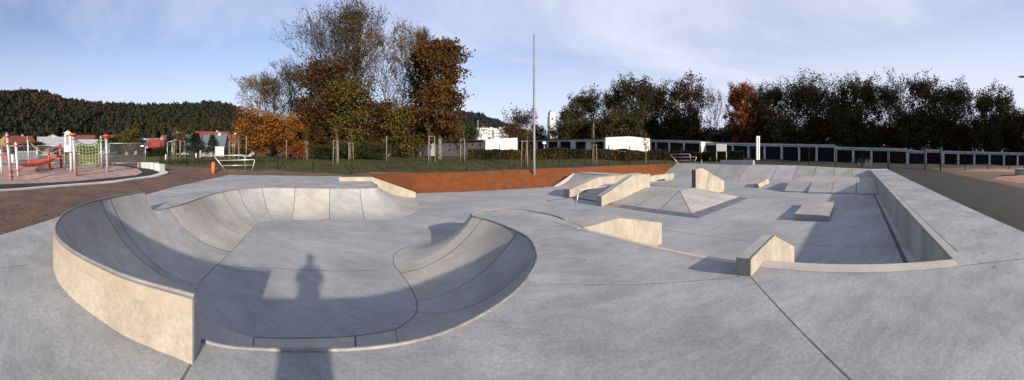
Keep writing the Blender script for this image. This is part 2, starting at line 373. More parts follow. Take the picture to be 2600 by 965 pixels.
# --- sunk floor
floor_loop = [W(-6, 1.5), W(-9, 12), W(-6, 18.9), W(3.35, 18.95), W(3.4, 20.85), W(33, 20.85), W(33, -1.7), W(3, -1.7), W(0, -.5)]
fj = [(catmull(front_foot[2:], 4)+catmull(nose_foot[:4], 3), .02, 2), (catmull([ext_foot[-2]]+low_foot[:5], 3), .02, 2), ([P(560, 676, FZ), P(700, 681, FZ), P(850, 688, FZ), P(960, 686, FZ)], .02, 2),
      ([W(9.0, -1.2), W(9.0, 20.5)], .012, 2), ([W(17.0, -1.2), W(17.0, 6.6)], .01, 2), ([W(25.5, 5.2), W(25.5, 17)], .01, 2), ([W(5, 8.9), W(11.5, 8.9)], .01, 2), ([W(3.5, 16.5), W(11, 16.5)], .01, 2)]
slab('skatepark_floor', [p[:2] for p in floor_loop], FZ, .2, [CONC2, CONC2, JOINT], joints=fj)['kind'] = 'structure'

# --- long wall: cast face, coping strip, gutter
lw = empty('long_wall', W(18, VW, FZ), 'long straight grey retaining wall with a pale coping strip running away to the right', 'wall')
SHW = mottled('wall_face', (.27, .265, .25), (.4, .39, .37), .9, .85, 20, .3, c3=(.24, .235, .225), s3=2, stretch=(1.6, 1.6, .25))
mb = MB()
u = 4.36; k = 0
while u < UE-.01:
    u2 = min(u+2.5, UE)
    mb.prism([W(u+.006, VW, FZ-.05), W(u2-.006, VW, FZ-.05), W(u2-.006, VW-.02, FZ-.05), W(u+.006, VW-.02, FZ-.05)], [W(u+.006, VW, -.045), W(u2-.006, VW, -.045), W(u2-.006, VW-.02, -.045), W(u+.006, VW-.02, -.045)], 0); u = u2
mb.prism([W(4.36, VW-.004, FZ-.05), W(UE, VW-.004, FZ-.05), W(UE, VW-.03, FZ-.05), W(4.36, VW-.03, FZ-.05)], [W(4.36, VW-.004, -.05), W(UE, VW-.004, -.05), W(UE, VW-.03, -.05), W(4.36, VW-.03, -.05)], 1)
mb.build('wall_face', [SHW, JOINT], lw)
mb = MB(); mb.prism([W(4.36, VW+.015, -.045), W(UE, VW+.015, -.045), W(UE, VW-.15, -.045), W(4.36, VW-.15, -.045)], [W(4.36, VW+.015, .006), W(UE, VW+.015, .006), W(UE, VW-.15, .006), W(4.36, VW-.15, .006)])
mb.build('coping_strip', PANEL, lw, bevel=.008)
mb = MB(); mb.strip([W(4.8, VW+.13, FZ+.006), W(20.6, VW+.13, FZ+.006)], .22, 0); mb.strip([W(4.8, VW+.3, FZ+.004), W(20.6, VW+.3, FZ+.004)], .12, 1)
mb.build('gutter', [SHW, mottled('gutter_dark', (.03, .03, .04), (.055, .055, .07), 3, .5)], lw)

# --- step-like pale kerb at the pit edge and the bank below it
LEDGE = mottled('pale_cap', (.36, .32, .28), (.45, .4, .35), 2, .85, 20, .2)
mb = MB()
mb.prism([W(4.36, VW+.01, FZ-.02), W(4.36, 1.38, FZ-.02), W(4.68, 1.38, FZ-.02), W(4.68, VW+.01, FZ-.02)], [W(4.36, VW+.01, .006), W(4.36, 1.38, .006), W(4.68, 1.38, .006), W(4.68, VW+.01, .006)])
tag(mb.build('edge_wall', LEDGE, bevel=.006), 'pale flat wall cap along the deck edge between pointed block and long wall', 'wall')
mb = MB()
mb.prism([W(4.38, 1.63, FZ), W(4.42, 5.22, FZ), W(6.9, 5.22, FZ), W(6.9, 1.63, FZ)], [W(4.38, 1.63, -.02), W(4.42, 5.22, -.02), W(4.55, 5.22, -.03), W(4.55, 1.63, -.03)])
tag(mb.build('deck_bank', PANEL), 'smooth bank falling from the deck edge between two pointed ledges', 'skate bank')
mb = MB(); mb.prism([W(4.38, 1.63, -.05), W(4.43, 5.25, -.05), W(4.53, 5.25, -.05), W(4.5, 1.63, -.05)], [W(4.38, 1.63, .005), W(4.43, 5.25, .005), W(4.53, 5.25, .005), W(4.5, 1.63, .005)])
tag(mb.build('edge_cap', LEDGE), 'narrow pale cap strip along the deck edge left of the pointed block', 'kerb')

def ledge(name, v0, v1, prof, zb, mats, label, cat='ledge', bevel=.01, trim=True, group=None, lower=None):
    """a straight ledge between v0 and v1; prof = [(u, z)...] of its top, zb the level or list of levels of its foot"""
    mb = MB(); n = len(prof)
    zbs = zb if isinstance(zb, (list, tuple)) else [zb]*n
    A = [W(u, v0, z) for u, z in prof]; B = [W(u, v1, z) for u, z in prof]
    a = [W(prof[i][0], v0, zbs[i]) for i in range(n)]; b_ = [W(prof[i][0], v1, zbs[i]) for i in range(n)]
    mb.poly(a+A[::-1], 0); mb.poly((b_+B[::-1])[::-1], 0)
    for i in range(n-1):
        mb.poly([A[i], A[i+1], B[i+1], B[i]], 1)
        mb.poly([a[i+1], a[i], b_[i], b_[i+1]], 0)
    mb.poly([A[0], B[0], b_[0], a[0]], 0); mb.poly([A[-1], a[-1], b_[-1], B[-1]], 0)
    o = mb.build(name, mats, recalc=True, bevel=bevel)
    return tag(o, label, cat, group)
CASTT = [CAST, PANEL]
def edgebar(o, pts):
    mb = MB(); mb.tube(pts, .011, 4); e = mb.build('edge_bar', COPE, o)
    return e
# block on the right of the deck (rises level, then falls beyond the edge)
o = ledge('pointed_ledge', 1.38, 1.6, [(4.0, .235), (5.27, .235), (7.0, -.44)], [0.001, FZ, FZ], CASTT, 'beige concrete ledge with a pointed top standing on the deck beside the joint line', 'ledge')
# correct its foot: upright on the deck, then down to the floor
o2 = ledge('pointed_ledge', 5.33, 6.2, [(4.36, .01), (5.76, .05), (7.55, -.37)], [-.6, FZ, FZ], CASTT, 'wide low beige ledge sinking away from the deck edge, sunlit five-sided face', 'ledge')
edgebar(o2, [W(4.5, 5.33, .015), W(5.76, 5.33, .055), W(7.55, 5.33, -.365)])
edgebar(o, [W(4.0, 1.38, .238), W(5.27, 1.38, .238), W(7.0, 1.38, -.437)])

# manual pad
mb = MB(); q = [(12.3, 1.05), (15.8, 1.08), (15.95, 2.5), (12.35, 2.46)]
mb.prism([W(a, b_, FZ) for a, b_ in q], [W(a, b_, FZ+.23) for a, b_ in q]); 
mb.strip([W(14.0, 1.06, FZ+.2335), W(14.05, 2.48, FZ+.2335)], .015, 1)
pad = tag(mb.build('manual_pad', [PANEL, JOINT], bevel=.012), 'low rectangular concrete platform alone on the blue shaded floor by the long wall', 'platform')
mb = MB(); qq = [W(a, b_, FZ+.225) for a, b_ in q]; mb.tube(qq+[qq[0]], .011, 4); mb.build('edge_bar', COPE, pad)

# tilted small block
mb = MB()
A0, A1 = (23.3, 7.35), (26.2, 7.75)
mb.prism([W(23.2, 7.3, FZ), W(26.1, 7.3, FZ+.12), W(26.1, 7.85, FZ+.12), W(23.2, 7.85, FZ)], [W(23.2, 7.42, FZ+.3), W(26.1, 7.42, FZ+.5), W(26.1, 7.72, FZ+.5), W(23.2, 7.72, FZ+.3)])
mb.prism([W(25.6, 7.4, FZ), W(26.0, 7.4, FZ), W(26.0, 7.75, FZ), W(25.6, 7.75, FZ)], [W(25.6, 7.4, FZ+.12), W(26.0, 7.4, FZ+.12), W(26.0, 7.75, FZ+.12), W(25.6, 7.75, FZ+.12)])
tag(mb.build('slappy_block', [CAST], bevel=.01), 'small pale tilted concrete block standing alone on the floor near the far bank', 'block')

# --- funbox (pyramid side, plateau, banks) with its steel foot plates
ZP = -.36
fb = empty('funbox', W(14.5, 10, FZ), 'large low concrete pyramid with sloping sides, flat top and dark steel foot plates', 'skate ramp')
mb = MB()
a0, a1 = W(11.75, 11.4, FZ+.08), W(11.75, 6.75, FZ+.08)       # near foot
c0, c1 = W(14.4, 11.4, ZP), W(14.4, 9.0, ZP)
d1 = W(16.2, 9.0, ZP); e1 = W(17.5, 6.75, FZ+.08); g1 = W(18.8, 9.0, FZ+.02); d0 = W(16.2, 14.8, ZP); g0 = W(18.8, 14.8, FZ+.02)
mb.poly([a1, c1, c0, a0][::-1]); mb.poly([a1, e1, d1, c1]); mb.poly([c1, d1, d0, W(14.4, 14.8, ZP)]); mb.poly([e1, g1, d1]); mb.poly([g1, g0, d0, d1])
mb.poly([W(11.75, 11.8, FZ+.05), W(14.4, 11.8, ZP), W(14.4, 14.8, ZP), W(11.75, 14.8, FZ+.05)][::-1])
mb.poly([a0, c0, W(14.4, 11.8, ZP), W(11.75, 11.8, FZ+.05)])
for (p, q_) in (((a1), (W(14.4, 9.0, ZP))),): pass
def jstrip(mb, p, q_, w, mi=1, lift=.006):
    p = Vector(p); q_ = Vector(q_); mb.strip([tuple(p+Vector((0, 0, lift))), tuple(q_+Vector((0, 0, lift)))], w, mi)
jstrip(mb, W(11.75, 9.9, FZ+.08), W(14.4, 9.9, ZP), .03); jstrip(mb, W(11.75, 8.4, FZ+.08), W(14.4, 9.02, ZP), .035)
jstrip(mb, W(14.4, 9.0, ZP), W(15.6, 6.75, FZ+.08), .03); jstrip(mb, W(14.9, 9.0, ZP), W(16.4, 6.75, FZ+.08), .02); jstrip(mb, W(15.7, 9.0, ZP), W(17.6, 6.75, FZ+.08), .03); jstrip(mb, a1, c1, .02)
mb.build('slope', [PANEL, JOINT], fb)
mb = MB()
mb.poly([W(11.3, 6.2, FZ+.006), a1, W(11.75, 10.6, FZ+.08), W(11.3, 10.6, FZ+.006)]); mb.poly([W(11.3, 6.2, FZ+.006), W(17.7, 6.25, FZ+.006), e1, a1])
mb.build('foot_plate', DARKSTEEL, fb)
mb = MB(); mb.poly([W(11.3, 10.6, FZ+.006), W(11.75, 10.6, FZ+.08), a0, W(11.3, 11.5, FZ+.006)]); mb.build('foot_plate', mottled('tan_plate', (.2, .16, .12), (.3, .24, .18), 3), fb)
# wall on the funbox
w_ = ledge('wall_block', 9.0, 9.28, [(16.2, .70), (17.0, .77), (20.3, -.28)], [ZP-.2, FZ, FZ], [CAST, CAST], 'tall beige angular wall with a clipped corner standing on the pyramid', 'wall block')
mb = MB(); mb.prism([W(16.17, 9.02, ZP), W(16.195, 9.02, ZP), W(16.195, 9.26, ZP), W(16.17, 9.26, ZP)], [W(16.17, 9.02, .69), W(16.195, 9.02, .69), W(16.195, 9.26, .69), W(16.17, 9.26, .69)]); mb.build('end_plate', plain('brown_plate', (.09, .06, .05), .6), w_)  # thin dark sheet: shade of the wall's unlit end face put in as colour
# the two hubba ledges
h2 = ledge('hubba_ledge', 11.42, 11.8, [(10.95, -.51), (13.35, .44), (14.95, .44)], [FZ, ZP-.3, ZP-.3], CASTT, 'steep beige ledge climbing the near side of the pyramid, plain sunlit side', 'ledge')
edgebar(h2, [W(10.95, 11.42, -.507), W(13.35, 11.42, .443), W(14.95, 11.42, .443)])
h1 = ledge('hubba_ledge', 14.8, 15.4, [(11.55, -.5), (13.8, .12), (16.8, .17), (18.4, .17)], [FZ]*4, CASTT, 'long grey-topped ledge left of the steep ledge, bent once along its top', 'ledge')
edgebar(h1, [W(11.55, 14.8, -.497), W(13.8, 14.8, .123), W(16.8, 14.8, .173)])
# curved quarter behind
q0 = []
mb = loft('x', [W(16.6, 20.6, .06), W(16.9, 18.5, .02), W(17.2, 15.45, .0)], [W(14.5, 20.6, FZ), W(14.6, 18.5, FZ), W(14.7, 15.45, FZ)], None, (1,), sub=6)
mb.poly([W(16.6, 20.6, .06), W(16.9, 18.5, .02), W(17.2, 15.45, 0), W(18.6, 15.45, 0), W(18.6, 20.6, .04)][::-1])
mb.poly([W(18.6, 15.45, 0), W(20.6, 15.45, FZ), W(20.6, 20.6, FZ), W(18.6, 20.6, .04)])
qp = mb.build('quarter_ramp', [PANEL, JOINT, PANEL, PANEL]); tag(qp, 'grey curved quarter ramp against the orange earth behind the ledges', 'skate ramp')
mb = MB(); mb.prism([W(14.5, 20.6, FZ), W(16.6, 20.6, FZ), W(20.6, 20.6, FZ), W(20.6, 20.75, FZ), W(14.5, 20.75, FZ)], [W(14.5, 20.6, FZ+.02), W(16.6, 20.6, .05), W(20.6, 20.6, FZ+.02), W(20.6, 20.75, FZ+.02), W(14.5, 20.75, FZ+.02)]); mb.build('side_wall', PANEL, qp)
mb = MB(); mb.tube(catmull([W(16.6, 20.6, .07), W(16.9, 18.5, .03), W(17.2, 15.45, .01)], 4), .03, 6); mb.build('coping', STEEL, qp)
# far low ledge with a gap under it
mb = MB(); zt = -.42
mb.prism([W(22.9, 17.7, FZ+.12), W(27.2, 17.7, FZ+.16), W(27.2, 18.2, FZ+.16), W(22.9, 18.2, FZ+.12)], [W(22.9, 17.7, -.44), W(27.2, 17.7, -.36), W(27.2, 18.2, -.36), W(22.9, 18.2, -.44)])
mb.prism([W(23.0, 17.72, FZ), W(24.3, 17.72, FZ), W(24.3, 18.18, FZ), W(23.0, 18.18, FZ)], [W(23.0, 17.72, FZ+.13), W(24.3, 17.72, FZ+.13), W(24.3, 18.18, FZ+.13), W(23.0, 18.18, FZ+.13)])
mb.prism([W(25.6, 17.72, FZ), W(27.1, 17.72, FZ), W(27.1, 18.18, FZ), W(25.6, 18.18, FZ)], [W(25.6, 17.72, FZ+.16), W(27.1, 17.72, FZ+.16), W(27.1, 18.18, FZ+.16), W(25.6, 18.18, FZ+.16)])
tag(mb.build('bench_ledge', [CAST], bevel=.01), 'pale bench-like ledge with a dark gap beneath, farthest of the ledges by the orange earth', 'ledge')
# rail
rl = empty('grind_rail', W(10.2, 12.3, FZ), 'thin grey steel rail on leaning legs in front of the two ledges', 'rail')
mb = MB(); mb.tube([W(9.95, 12.25, FZ), W(10.15, 12.25, -.22)], .03, 8); mb.build('leg', STEEL, rl)
mb = MB(); mb.tube([W(10.15, 12.25, -.22), W(10.3, 12.25, -.19), W(12.4, 12.35, -.16), W(14.6, 12.6, .1), W(15.6, 12.6, .1)], .028, 8); mb.build('bar', STEEL, rl)
mb = MB(); mb.tube([W(15.6, 12.6, .1), W(15.6, 12.6, ZP)], .028, 8); mb.build('leg', STEEL, rl)

# --- far bank with panels and the low bank in front of it
def btop(v): 
    pts = [(-1.5, 0.0), (2, .13), (5, .29), (7, .35), (12, .4), (21, .44)]
    for (a, za), (b_, zb_) in zip(pts, pts[1:]):
        if v <= b_: return lerp(za, zb_, max(0, (v-a)/(b_-a)))
    return .44
fbk = empty('far_bank', W(31, 10, FZ), 'wide pale bank of concrete panels closing the far end of the park', 'skate bank')
vs = [-1.5, .35, 2.2, 4.1, 6.1, 8.2, 11.6, 14.6, 17.6, 20.9]
for a, b_ in zip(vs, vs[1:]):
    uf = lambda v: 29.6 if v > 5 else 29.6
    mb = MB(); g_ = .02
    mb.poly([W(uf(a), a+g_, FZ+.004), W(UE+.1, a+g_, btop(a)), W(UE+.1, b_-g_, btop(b_)), W(uf(b_), b_-g_, FZ+.004)][::-1])
    mb.poly([W(UE+.1, a+g_, btop(a)), W(UE+1.2, a+g_, btop(a)+.01), W(UE+1.2, b_-g_, btop(b_)+.01), W(UE+.1, b_-g_, btop(b_))][::-1])
    mb.poly([W(UE+1.2, a+g_, btop(a)+.01), W(UE+1.2, a+g_, -.3), W(UE+1.2, b_-g_, -.3), W(UE+1.2, b_-g_, btop(b_)+.01)][::-1])
    if abs(a-6.1) < .01 or abs(a-8.2) < .01: m_ = mottled('panel_pinkish', (.33, .3, .3), (.42, .39, .385), 1, .8)
    else: m_ = PANEL
    mb.build('panel', m_, fbk)
for v in vs[1:-1]: mb = MB(); mb.strip([W(29.6, v, FZ-.0), W(UE+.1, v, btop(v)-.006)], .05, 0); mb.build('joint_seal', JOINT, fbk)
b2 = empty('low_bank', W(22, 2, FZ), 'low bank of four panels in front of the far bank, touching the long wall', 'skate bank')
ZB = -.40
v2 = [-1.5, -.05, 1.6, 3.2, 4.9]
for i, (a, b_) in enumerate(zip(v2, v2[1:])):
    g_ = .015; mb = MB(); uo = 20.7+.25*(a+1.5)/6.4*2; 
    f0 = 20.3 if i == 0 else 20.8; tp = 22.8
    if i == 3: f0 = 21.2
    lip = .07
    mb.prism([W(f0, a+g_, FZ), W(f0, b_-g_, FZ), W(29.4, b_-g_, FZ), W(29.4, a+g_, FZ)], [W(f0, a+g_, FZ+lip), W(f0, b_-g_, FZ+lip), W(29.4, b_-g_, FZ+lip), W(29.4, a+g_, FZ+lip)])
    mb.prism([W(f0+.01, a+g_, FZ+lip), W(f0+.01, b_-g_, FZ+lip), W(28.6, b_-g_, FZ+lip), W(28.6, a+g_, FZ+lip)], [W(tp, a+g_, ZB), W(tp, b_-g_, ZB), W(28.0, b_-g_, ZB), W(28.0, a+g_, ZB)])
    mb.build('panel', PANEL, b2)
# side ledge of the bowl's far end
led = ledge('corner_ledge', 18.72, 19.02, [(-1.3, .24), (.66, .25), (3.3, -.70)], [-.1, FZ, FZ], [CAST, LEDGE], 'white-topped ledge on the far deck corner that slopes down towards the orange earth', 'ledge')

# concrete bench block on top of the far bank
mb = MB(); bz = .40
mb.box(W(33.15, 13.1, bz+.0), (.5, 4.0, .5), 0, atan2(UY, UX)); tag(mb.build('bench_block', [PANEL], bevel=.012), 'long grey concrete bench block on top of the far bank', 'bench')

# ================================================================ TERRAIN
gl_y = [(484, 0), (470, .03), (455, .1), (445, .2), (437, .33), (428, .45), (420, .6), (414, .7)]
def gl(x, y, dz=0):
    if y >= 484: z = 0
    elif y <= 414: z = .7
    else:
        for (a, za), (b_, zb_) in zip(gl_y, gl_y[1:]):
            if a >= y >= b_: z = lerp(za, zb_, (a-y)/(a-b_)); break
    p = P(x, y, z); return (p[0], p[1], z+dz)
ctrl = []
for p in deck_outer_right + [W(10, VO)[:2], W(20, VO)[:2], W(26, VO)[:2], W(-9.9, 22.3)[:2], W(-6, 23)[:2], W(-1.35, 23.0)[:2], W(-8.75, 13)[:2], W(-6.74, 4.76)[:2], W(-5.7, 2.4)[:2], (0, -8), (-10, -10), (12, -10), (-20, 0), W(10, -6)[:2], W(20, -6)[:2], (-12, 3), (-13, 6)]:
    ctrl.append((p[0], p[1], -.012))
for v in (-1.5, 2, 5, 8, 12, 16, 20.9): ctrl.append((*W(UE+1.2, v)[:2], btop(v)-.04))
for v in (-1.5, 3, 8, 14, 20.9): ctrl.append((*W(UE+5, v)[:2], btop(v)+.02))
for x, y in ((0, 484), (0, 470), (124, 468), (200, 465), (300, 455), (360, 447), (424, 441), (0, 457), (0, 440), (100, 440), (200, 437), (300, 430), (0, 418), (100, 418), (200, 418), (330, 414.5), (300, 420), (370, 428), (404, 436)): ctrl.append(gl(x, y))
fence_top = [(470, 423, 28.5), (580, 427, 27), (705, 429, 26), (820, 433, 24.7), (940, 436.5, 23.8), (1092, 437.8, 24.0), (1186, 435.7, 24.9), (1300, 431, 26.5), (1421, 426.5, 29), (1550, 421, 33.4), (1640, 418, 38), (1700, 416.3, 41.5)]
for x, y, r in fence_top: ctrl.append(P(x, y, r=r))
for x, y, r in ((450, 415, 32), (560, 413, 33), (700, 408, 33), (900, 408, 33), (1100, 408, 33), (1267, 405, 41), (1450, 404, 42), (1640, 404, 47), (1000, 397, 48), (1150, 396, 50), (800, 398, 46), (650, 398, 46), (550, 398, 46), (450, 397, 50), (1290, 394, 52), (1500, 394, 48), (1650, 396, 54), (1780, 398, 56),
                (1860, 400, 53), (1950, 404, 50), (2060, 409, 48.4), (2215, 413, 48), (2330, 416, 48.3), (2450, 418, 50), (2600, 420, 54), (1950, 404, 62), (2215, 410, 62), (2600, 418, 68), (100, 395, 60), (250, 393, 60), (400, 392, 70), (0, 395, 60), (100, 386, 120), (400, 386, 120), (600, 386, 110), (0, 386, 120), (800, 385, 110), (1100, 386, 110), (1400, 384, 120), (1700, 388, 100), (2000, 396, 100), (2300, 402, 110), (2600, 405, 120),
                (2470, 433, 31.5), (2600, 432, 33), (2391, 434, 30.5), (2300, 430, 34.5), (2120, 424, 36), (1988, 419, 36.5), (1840, 413, 41), (2533, 464, 17.8), (2600, 470, 16.6)):
    ctrl.append(P(x, y, r=r))
for a in range(0, 360, 30): ctrl.append((260*sin(R(a)), 260*cos(R(a)), 2.2 if (a > 250 or a < 50) else 0.)); ctrl.append((900*sin(R(a)), 900*cos(R(a)), 3. if (a > 250 or a < 50) else -1.))
def H(x, y):
    sw = 0; sz = 0
    for cx, cy, cz in ctrl:
        d = (x-cx)**2+(y-cy)**2
        if d < 1e-6: return cz
        w = 1/(d*d+1e-6)
        w = 1/d**1.75
        sw += w; sz += w*cz
    return sz/sw
def onground(x, r, dz=0):
    p = P(x, 390, r=r); return (p[0], p[1], H(p[0], p[1])+dz)

def inpoly(x, y, poly):
    c = False; n = len(poly); j = n-1
    for i in range(n):
        xi, yi = poly[i]; xj, yj = poly[j]
        if ((yi > y) != (yj > y)) and (x < (xj-xi)*(y-yi)/(yj-yi)+xi): c = not c
        j = i
    return c
hole = [W(4, VO), W(UE, VO), W(UE+1.2, VO), W(UE+1.2, VW), W(UE+1.2, 5), W(UE+1.2, 12), W(UE+1.2, 20.9), W(29.5, 20.85), W(25, 20.85), W(20, 20.85), W(15, 20.85), W(10, 20.85), W(6, 20.85), W(3.4, 20.85), W(3.32, 19.0), W(2, 19.03), W(.66, 19.03), W(-1.3, 19.05), W(-1.35, 23.0), W(-6, 23.0), W(-9.9, 22.3), W(-8.75, 13), W(-6.74, 4.76), W(-6.15, 3.42), W(-5.7, 2.4), W(-5.9, -.5), W(-6, -6), W(-1, -6), W(2, VO)]
hole = [p[:2] for p in hole]
deck_seg = [(W(-1.35, 23.0), W(-6, 23.0), -.012, -.012), (W(-6, 23.0), W(-9.9, 22.3), -.012, -.012), (W(-9.9, 22.3), W(-8.75, 13), -.012, -.012), (W(-8.75, 13), W(-6.74, 4.76), -.012, -.012), (W(-6.74, 4.76), W(-6.15, 3.42), -.012, -.012), (W(-6.15, 3.42), W(-5.7, 2.4), -.012, -.012), (W(-5.7, 2.4), W(-5.9, -.5), -.012, -.012), (W(-5.9, -.5), W(-6, -6), -.012, -.012), (W(-6, -6), W(-1, -6), -.012, -.012), (W(-1, -6), W(2, VO), -.012, -.012), (W(2, VO), W(UE+1.2, VO), -.012, -.012), (W(-1.3, 19.05), W(-1.35, 23.0), -.012, -.012), (W(.66, 19.03), W(-1.3, 19.05), -.012, -.012),
            (W(UE+1.2, VO), W(UE+1.2, -1.5), -.012, -.02), (W(UE+1.2, -1.5), W(UE+1.2, 2), -.02, .11), (W(UE+1.2, 2), W(UE+1.2, 5), .11, .27), (W(UE+1.2, 5), W(UE+1.2, 7), .27, .33), (W(UE+1.2, 7), W(UE+1.2, 12), .33, .38), (W(UE+1.2, 12), W(UE+1.2, 20.9), .38, .42)]
def edge_blend(x, y, z):
    best = 1e9; bz = 0
    for a, b_, za, zb in deck_seg:
        dx, dy = b_[0]-a[0], b_[1]-a[1]; t = max(0, min(1, ((x-a[0])*dx+(y-a[1])*dy)/(dx*dx+dy*dy))); d = math.hypot(x-a[0]-dx*t, y-a[1]-dy*t)
        if d < best: best = d; bz = lerp(za, zb, t)
    if best > 3.5: return z
    t = best/3.5; t = t*t*(3-2*t); return lerp(bz, z, t)
def hz(x, y):
    """terrain height with the earth bank running down to the sunk floor"""
    u, v = toUV((x, y))
    base = H(x, y)
    if not (u > .66 and 18.9 < v and u < 31): base = edge_blend(x, y, base)
    if u > .3 and v > 18.9 and u < UE+1.3 and v < 27:
        # distance from the foot line
        if u < 3.4: foot = (u-.66)/(3.4-.66); foot = max(0, min(1, foot)); d = max(0, v-19.03); low = lerp(0, -1, foot)
        else: d = max(0, v-20.85); low = -1.0
        if u > 29.5: low = lerp(-1, btop(20.9)-.03, min(1, (u-29.5)/3.0))
        topd = max(fence_v(u)-(19.03 if u < 3.4 else 20.85), 1.0)
        t = min(1, d/topd)
        return lerp(low-.004, base, t)
    return base
ftp = [toUV(P(x, y, r=r)) for x, y, r in fence_top]
def fence_v(u):
    if u <= ftp[0][0]: return ftp[0][1]
    for a, b_ in zip(ftp, ftp[1:]):
        if a[0] <= u <= b_[0]: return lerp(a[1], b_[1], (u-a[0])/(b_[0]-a[0]))-.8
    return ftp[-1][1]-.8
ftline = [W(u, fence_v(u))[:2] for u in (0.66, 3, 6, 9, 12, 15, 18, 21, 24, 27, 30)]
orange = [W(.66, 19.06)[:2]]+[W(2, 19.06)[:2], W(3.35, 19.04)[:2], W(3.42, 20.86)[:2]]+[W(u, 20.86)[:2] for u in (6, 10, 15, 20, 25, 29.5)]+[W(UE+1.18, 20.92)[:2]]+[W(33.4, 22.2)[:2]]+ftline[::-1]
fl = [P(x, y, r=r)[:2] for x, y, r in fence_top]
soil = [(-75, 8), (-60, 26)]+[gl(0, 415)[:2], gl(150, 415)[:2], gl(330, 414.2)[:2], P(400, 418, r=30)[:2]]+fl+[W(UE+2.4, 24)[:2], W(UE+2.2, 10)[:2], W(UE+2.2, 3)[:2], W(UE+2.2, -1)[:2], W(UE+2.2, -30)[:2], W(0, -40)[:2], (-20, -40), (-75, -30)]
gravel = [gl(-120, 476)[:2]]+[gl(x, y)[:2] for x, y in ((0, 467.5), (60, 465.5), (124.5, 463), (196, 458.7), (250, 454), (300, 448.5), (345, 443), (362, 437), (351, 429), (324.5, 423.5), (298, 421), (196, 417.5), (100, 417.2), (0, 417), (-120, 418))]
pathp = [gl(-120, 488)[:2]]+[gl(x, y)[:2] for x, y in ((0, 483), (60, 479.5), (124.5, 475), (196, 469.5), (250, 465), (300, 460), (351, 453), (394, 444.5), (405, 437.5), (387, 428.5), (351, 422.8), (306.7, 419), (280, 417.3), (-120, 416.6), (-170, 430), (-180, 465))]
road = [W(1.9, VO-.005)[:2], W(UE+1.25, VO-.005)[:2], W(UE+1.25, -1.6)[:2], W(UE+2.2, -1.4)[:2], W(38, -1.6)[:2], W(38.2, -9)[:2], W(30, -8.2)[:2], W(24, -7.9)[:2], W(16, -7.7)[:2], W(8, -7.6)[:2], W(0, -7.6)[:2], W(-.9, -6.1)[:2]]
backroad = [W(38, -1.6)[:2], W(38, 4)[:2], W(38.3, 12)[:2], W(38.8, 17)[:2], W(47.5, 17)[:2], W(48.5, 8)[:2], W(48.5, -10)[:2], W(48.5, -40)[:2], W(38, -40)[:2], W(38.2, -9)[:2]]
patch = [W(UE+2.4, -9.5)[:2], W(31, -9.0)[:2], W(28, -10.0)[:2], W(20, -9.2)[:2], W(19, -14)[:2], W(24, -30)[:2], W(34, -30)[:2]]
loops = [hole, orange, soil, gravel, pathp, road, backroad]
pts = []; edges = []
def addloop(poly, step):
    ids = []
    for i in range(len(poly)):
        a = poly[i]; b_ = poly[(i+1) % len(poly)]; L = math.hypot(a[0]-b_[0], a[1]-b_[1]); k = max(1, int(L/step))
        for q in range(k):
            pts.append(Vector((lerp(a[0], b_[0], q/k), lerp(a[1], b_[1], q/k)))); ids.append(len(pts)-1)
    for i in range(len(ids)): edges.append((ids[i], ids[(i+1) % len(ids)]))
for lp in loops: addloop(lp, 1.5)
outer_ring = [(1600*sin(R(a)), 1600*cos(R(a))) for a in range(0, 360, 15)]
addloop(outer_ring, 400)
rg = random.Random(3)
r_ = 4.0; 
while r_ < 1200:
    st = max(.9, r_*.045) if r_ < 80 else r_*.09
    n_ = int(2*pi*r_/st)
    for k in range(n_):
        a = 2*pi*(k+rg.random()*.6)/n_; pts.append(Vector((r_*sin(a), r_*cos(a))))
    r_ += st
vo, eo, fo, *_ = geometry.delaunay_2d_cdt(pts, edges, [], 0, 1e-4)
zs = [hz(v.x, v.y) for v in vo]
reg = {'grass_field': (MB(), GRASS), 'earth_bank': (MB(), ORANGE), 'bare_ground': (MB(), SOIL), 'playground_gravel': (MB(), GRAVEL), 'asphalt_path': (MB(), ASPH)}
for f in fo:
    cx = sum(vo[i].x for i in f)/len(f); cy = sum(vo[i].y for i in f)/len(f)
    if inpoly(cx, cy, hole): continue
    if inpoly(cx, cy, orange): key = 'earth_bank'
    elif inpoly(cx, cy, gravel): key = 'playground_gravel'
    elif inpoly(cx, cy, pathp) or inpoly(cx, cy, road) or inpoly(cx, cy, backroad): key = 'asphalt_path'
    elif inpoly(cx, cy, soil): key = 'bare_ground'
    else: key = 'grass_field'
    m_ = reg[key][0]; b_ = len(m_.v)
    m_.v += [(vo[i].x, vo[i].y, zs[i]) for i in f]; m_.face(range(b_, b_+len(f)), 0, True)
for key, (m_, mat) in reg.items():
    m_.build(key, mat, origin=(0, 0, 0), recalc=True)['kind'] = 'structure'
# curb round the playground path
mb = MB(); cl = [gl(x, y) for x, y in ((-120, 491), (0, 485.3), (60, 481.5), (124.5, 476.6), (196, 471), (250, 466.5), (300, 462), (351, 455), (390, 449.5), (412, 443.5), (416, 438), (404, 432.5))]
cl = catmull([(x, y, H(x, y)) for x, y, z in cl], 5)
w_ = .5
L_, R_ = [], []
for i, p in enumerate(cl):
    a = cl[max(i-1, 0)]; c = cl[min(i+1, len(cl)-1)]; dx, dy = c[0]-a[0], c[1]-a[1]; l = math.hypot(dx, dy); ww = lerp(.34, .62, i/len(cl)); L_.append((p[0]-dy/l*ww/2, p[1]+dx/l*ww/2)); R_.append((p[0]+dy/l*ww/2, p[1]-dx/l*ww/2))
for i in range(len(cl)-1):
    z0, z1 = cl[i][2], cl[i+1][2]
    mb.prism([(*R_[i], z0-.1), (*R_[i+1], z1-.1), (*L_[i+1], z1-.1), (*L_[i], z0-.1)], [(*R_[i], z0+.06), (*R_[i+1], z1+.06), (*L_[i+1], z1+.06), (*L_[i], z0+.06)])
tag(mb.build('curb', CURB), 'pale concrete curb curving round the playground path', 'kerb', kind='structure')
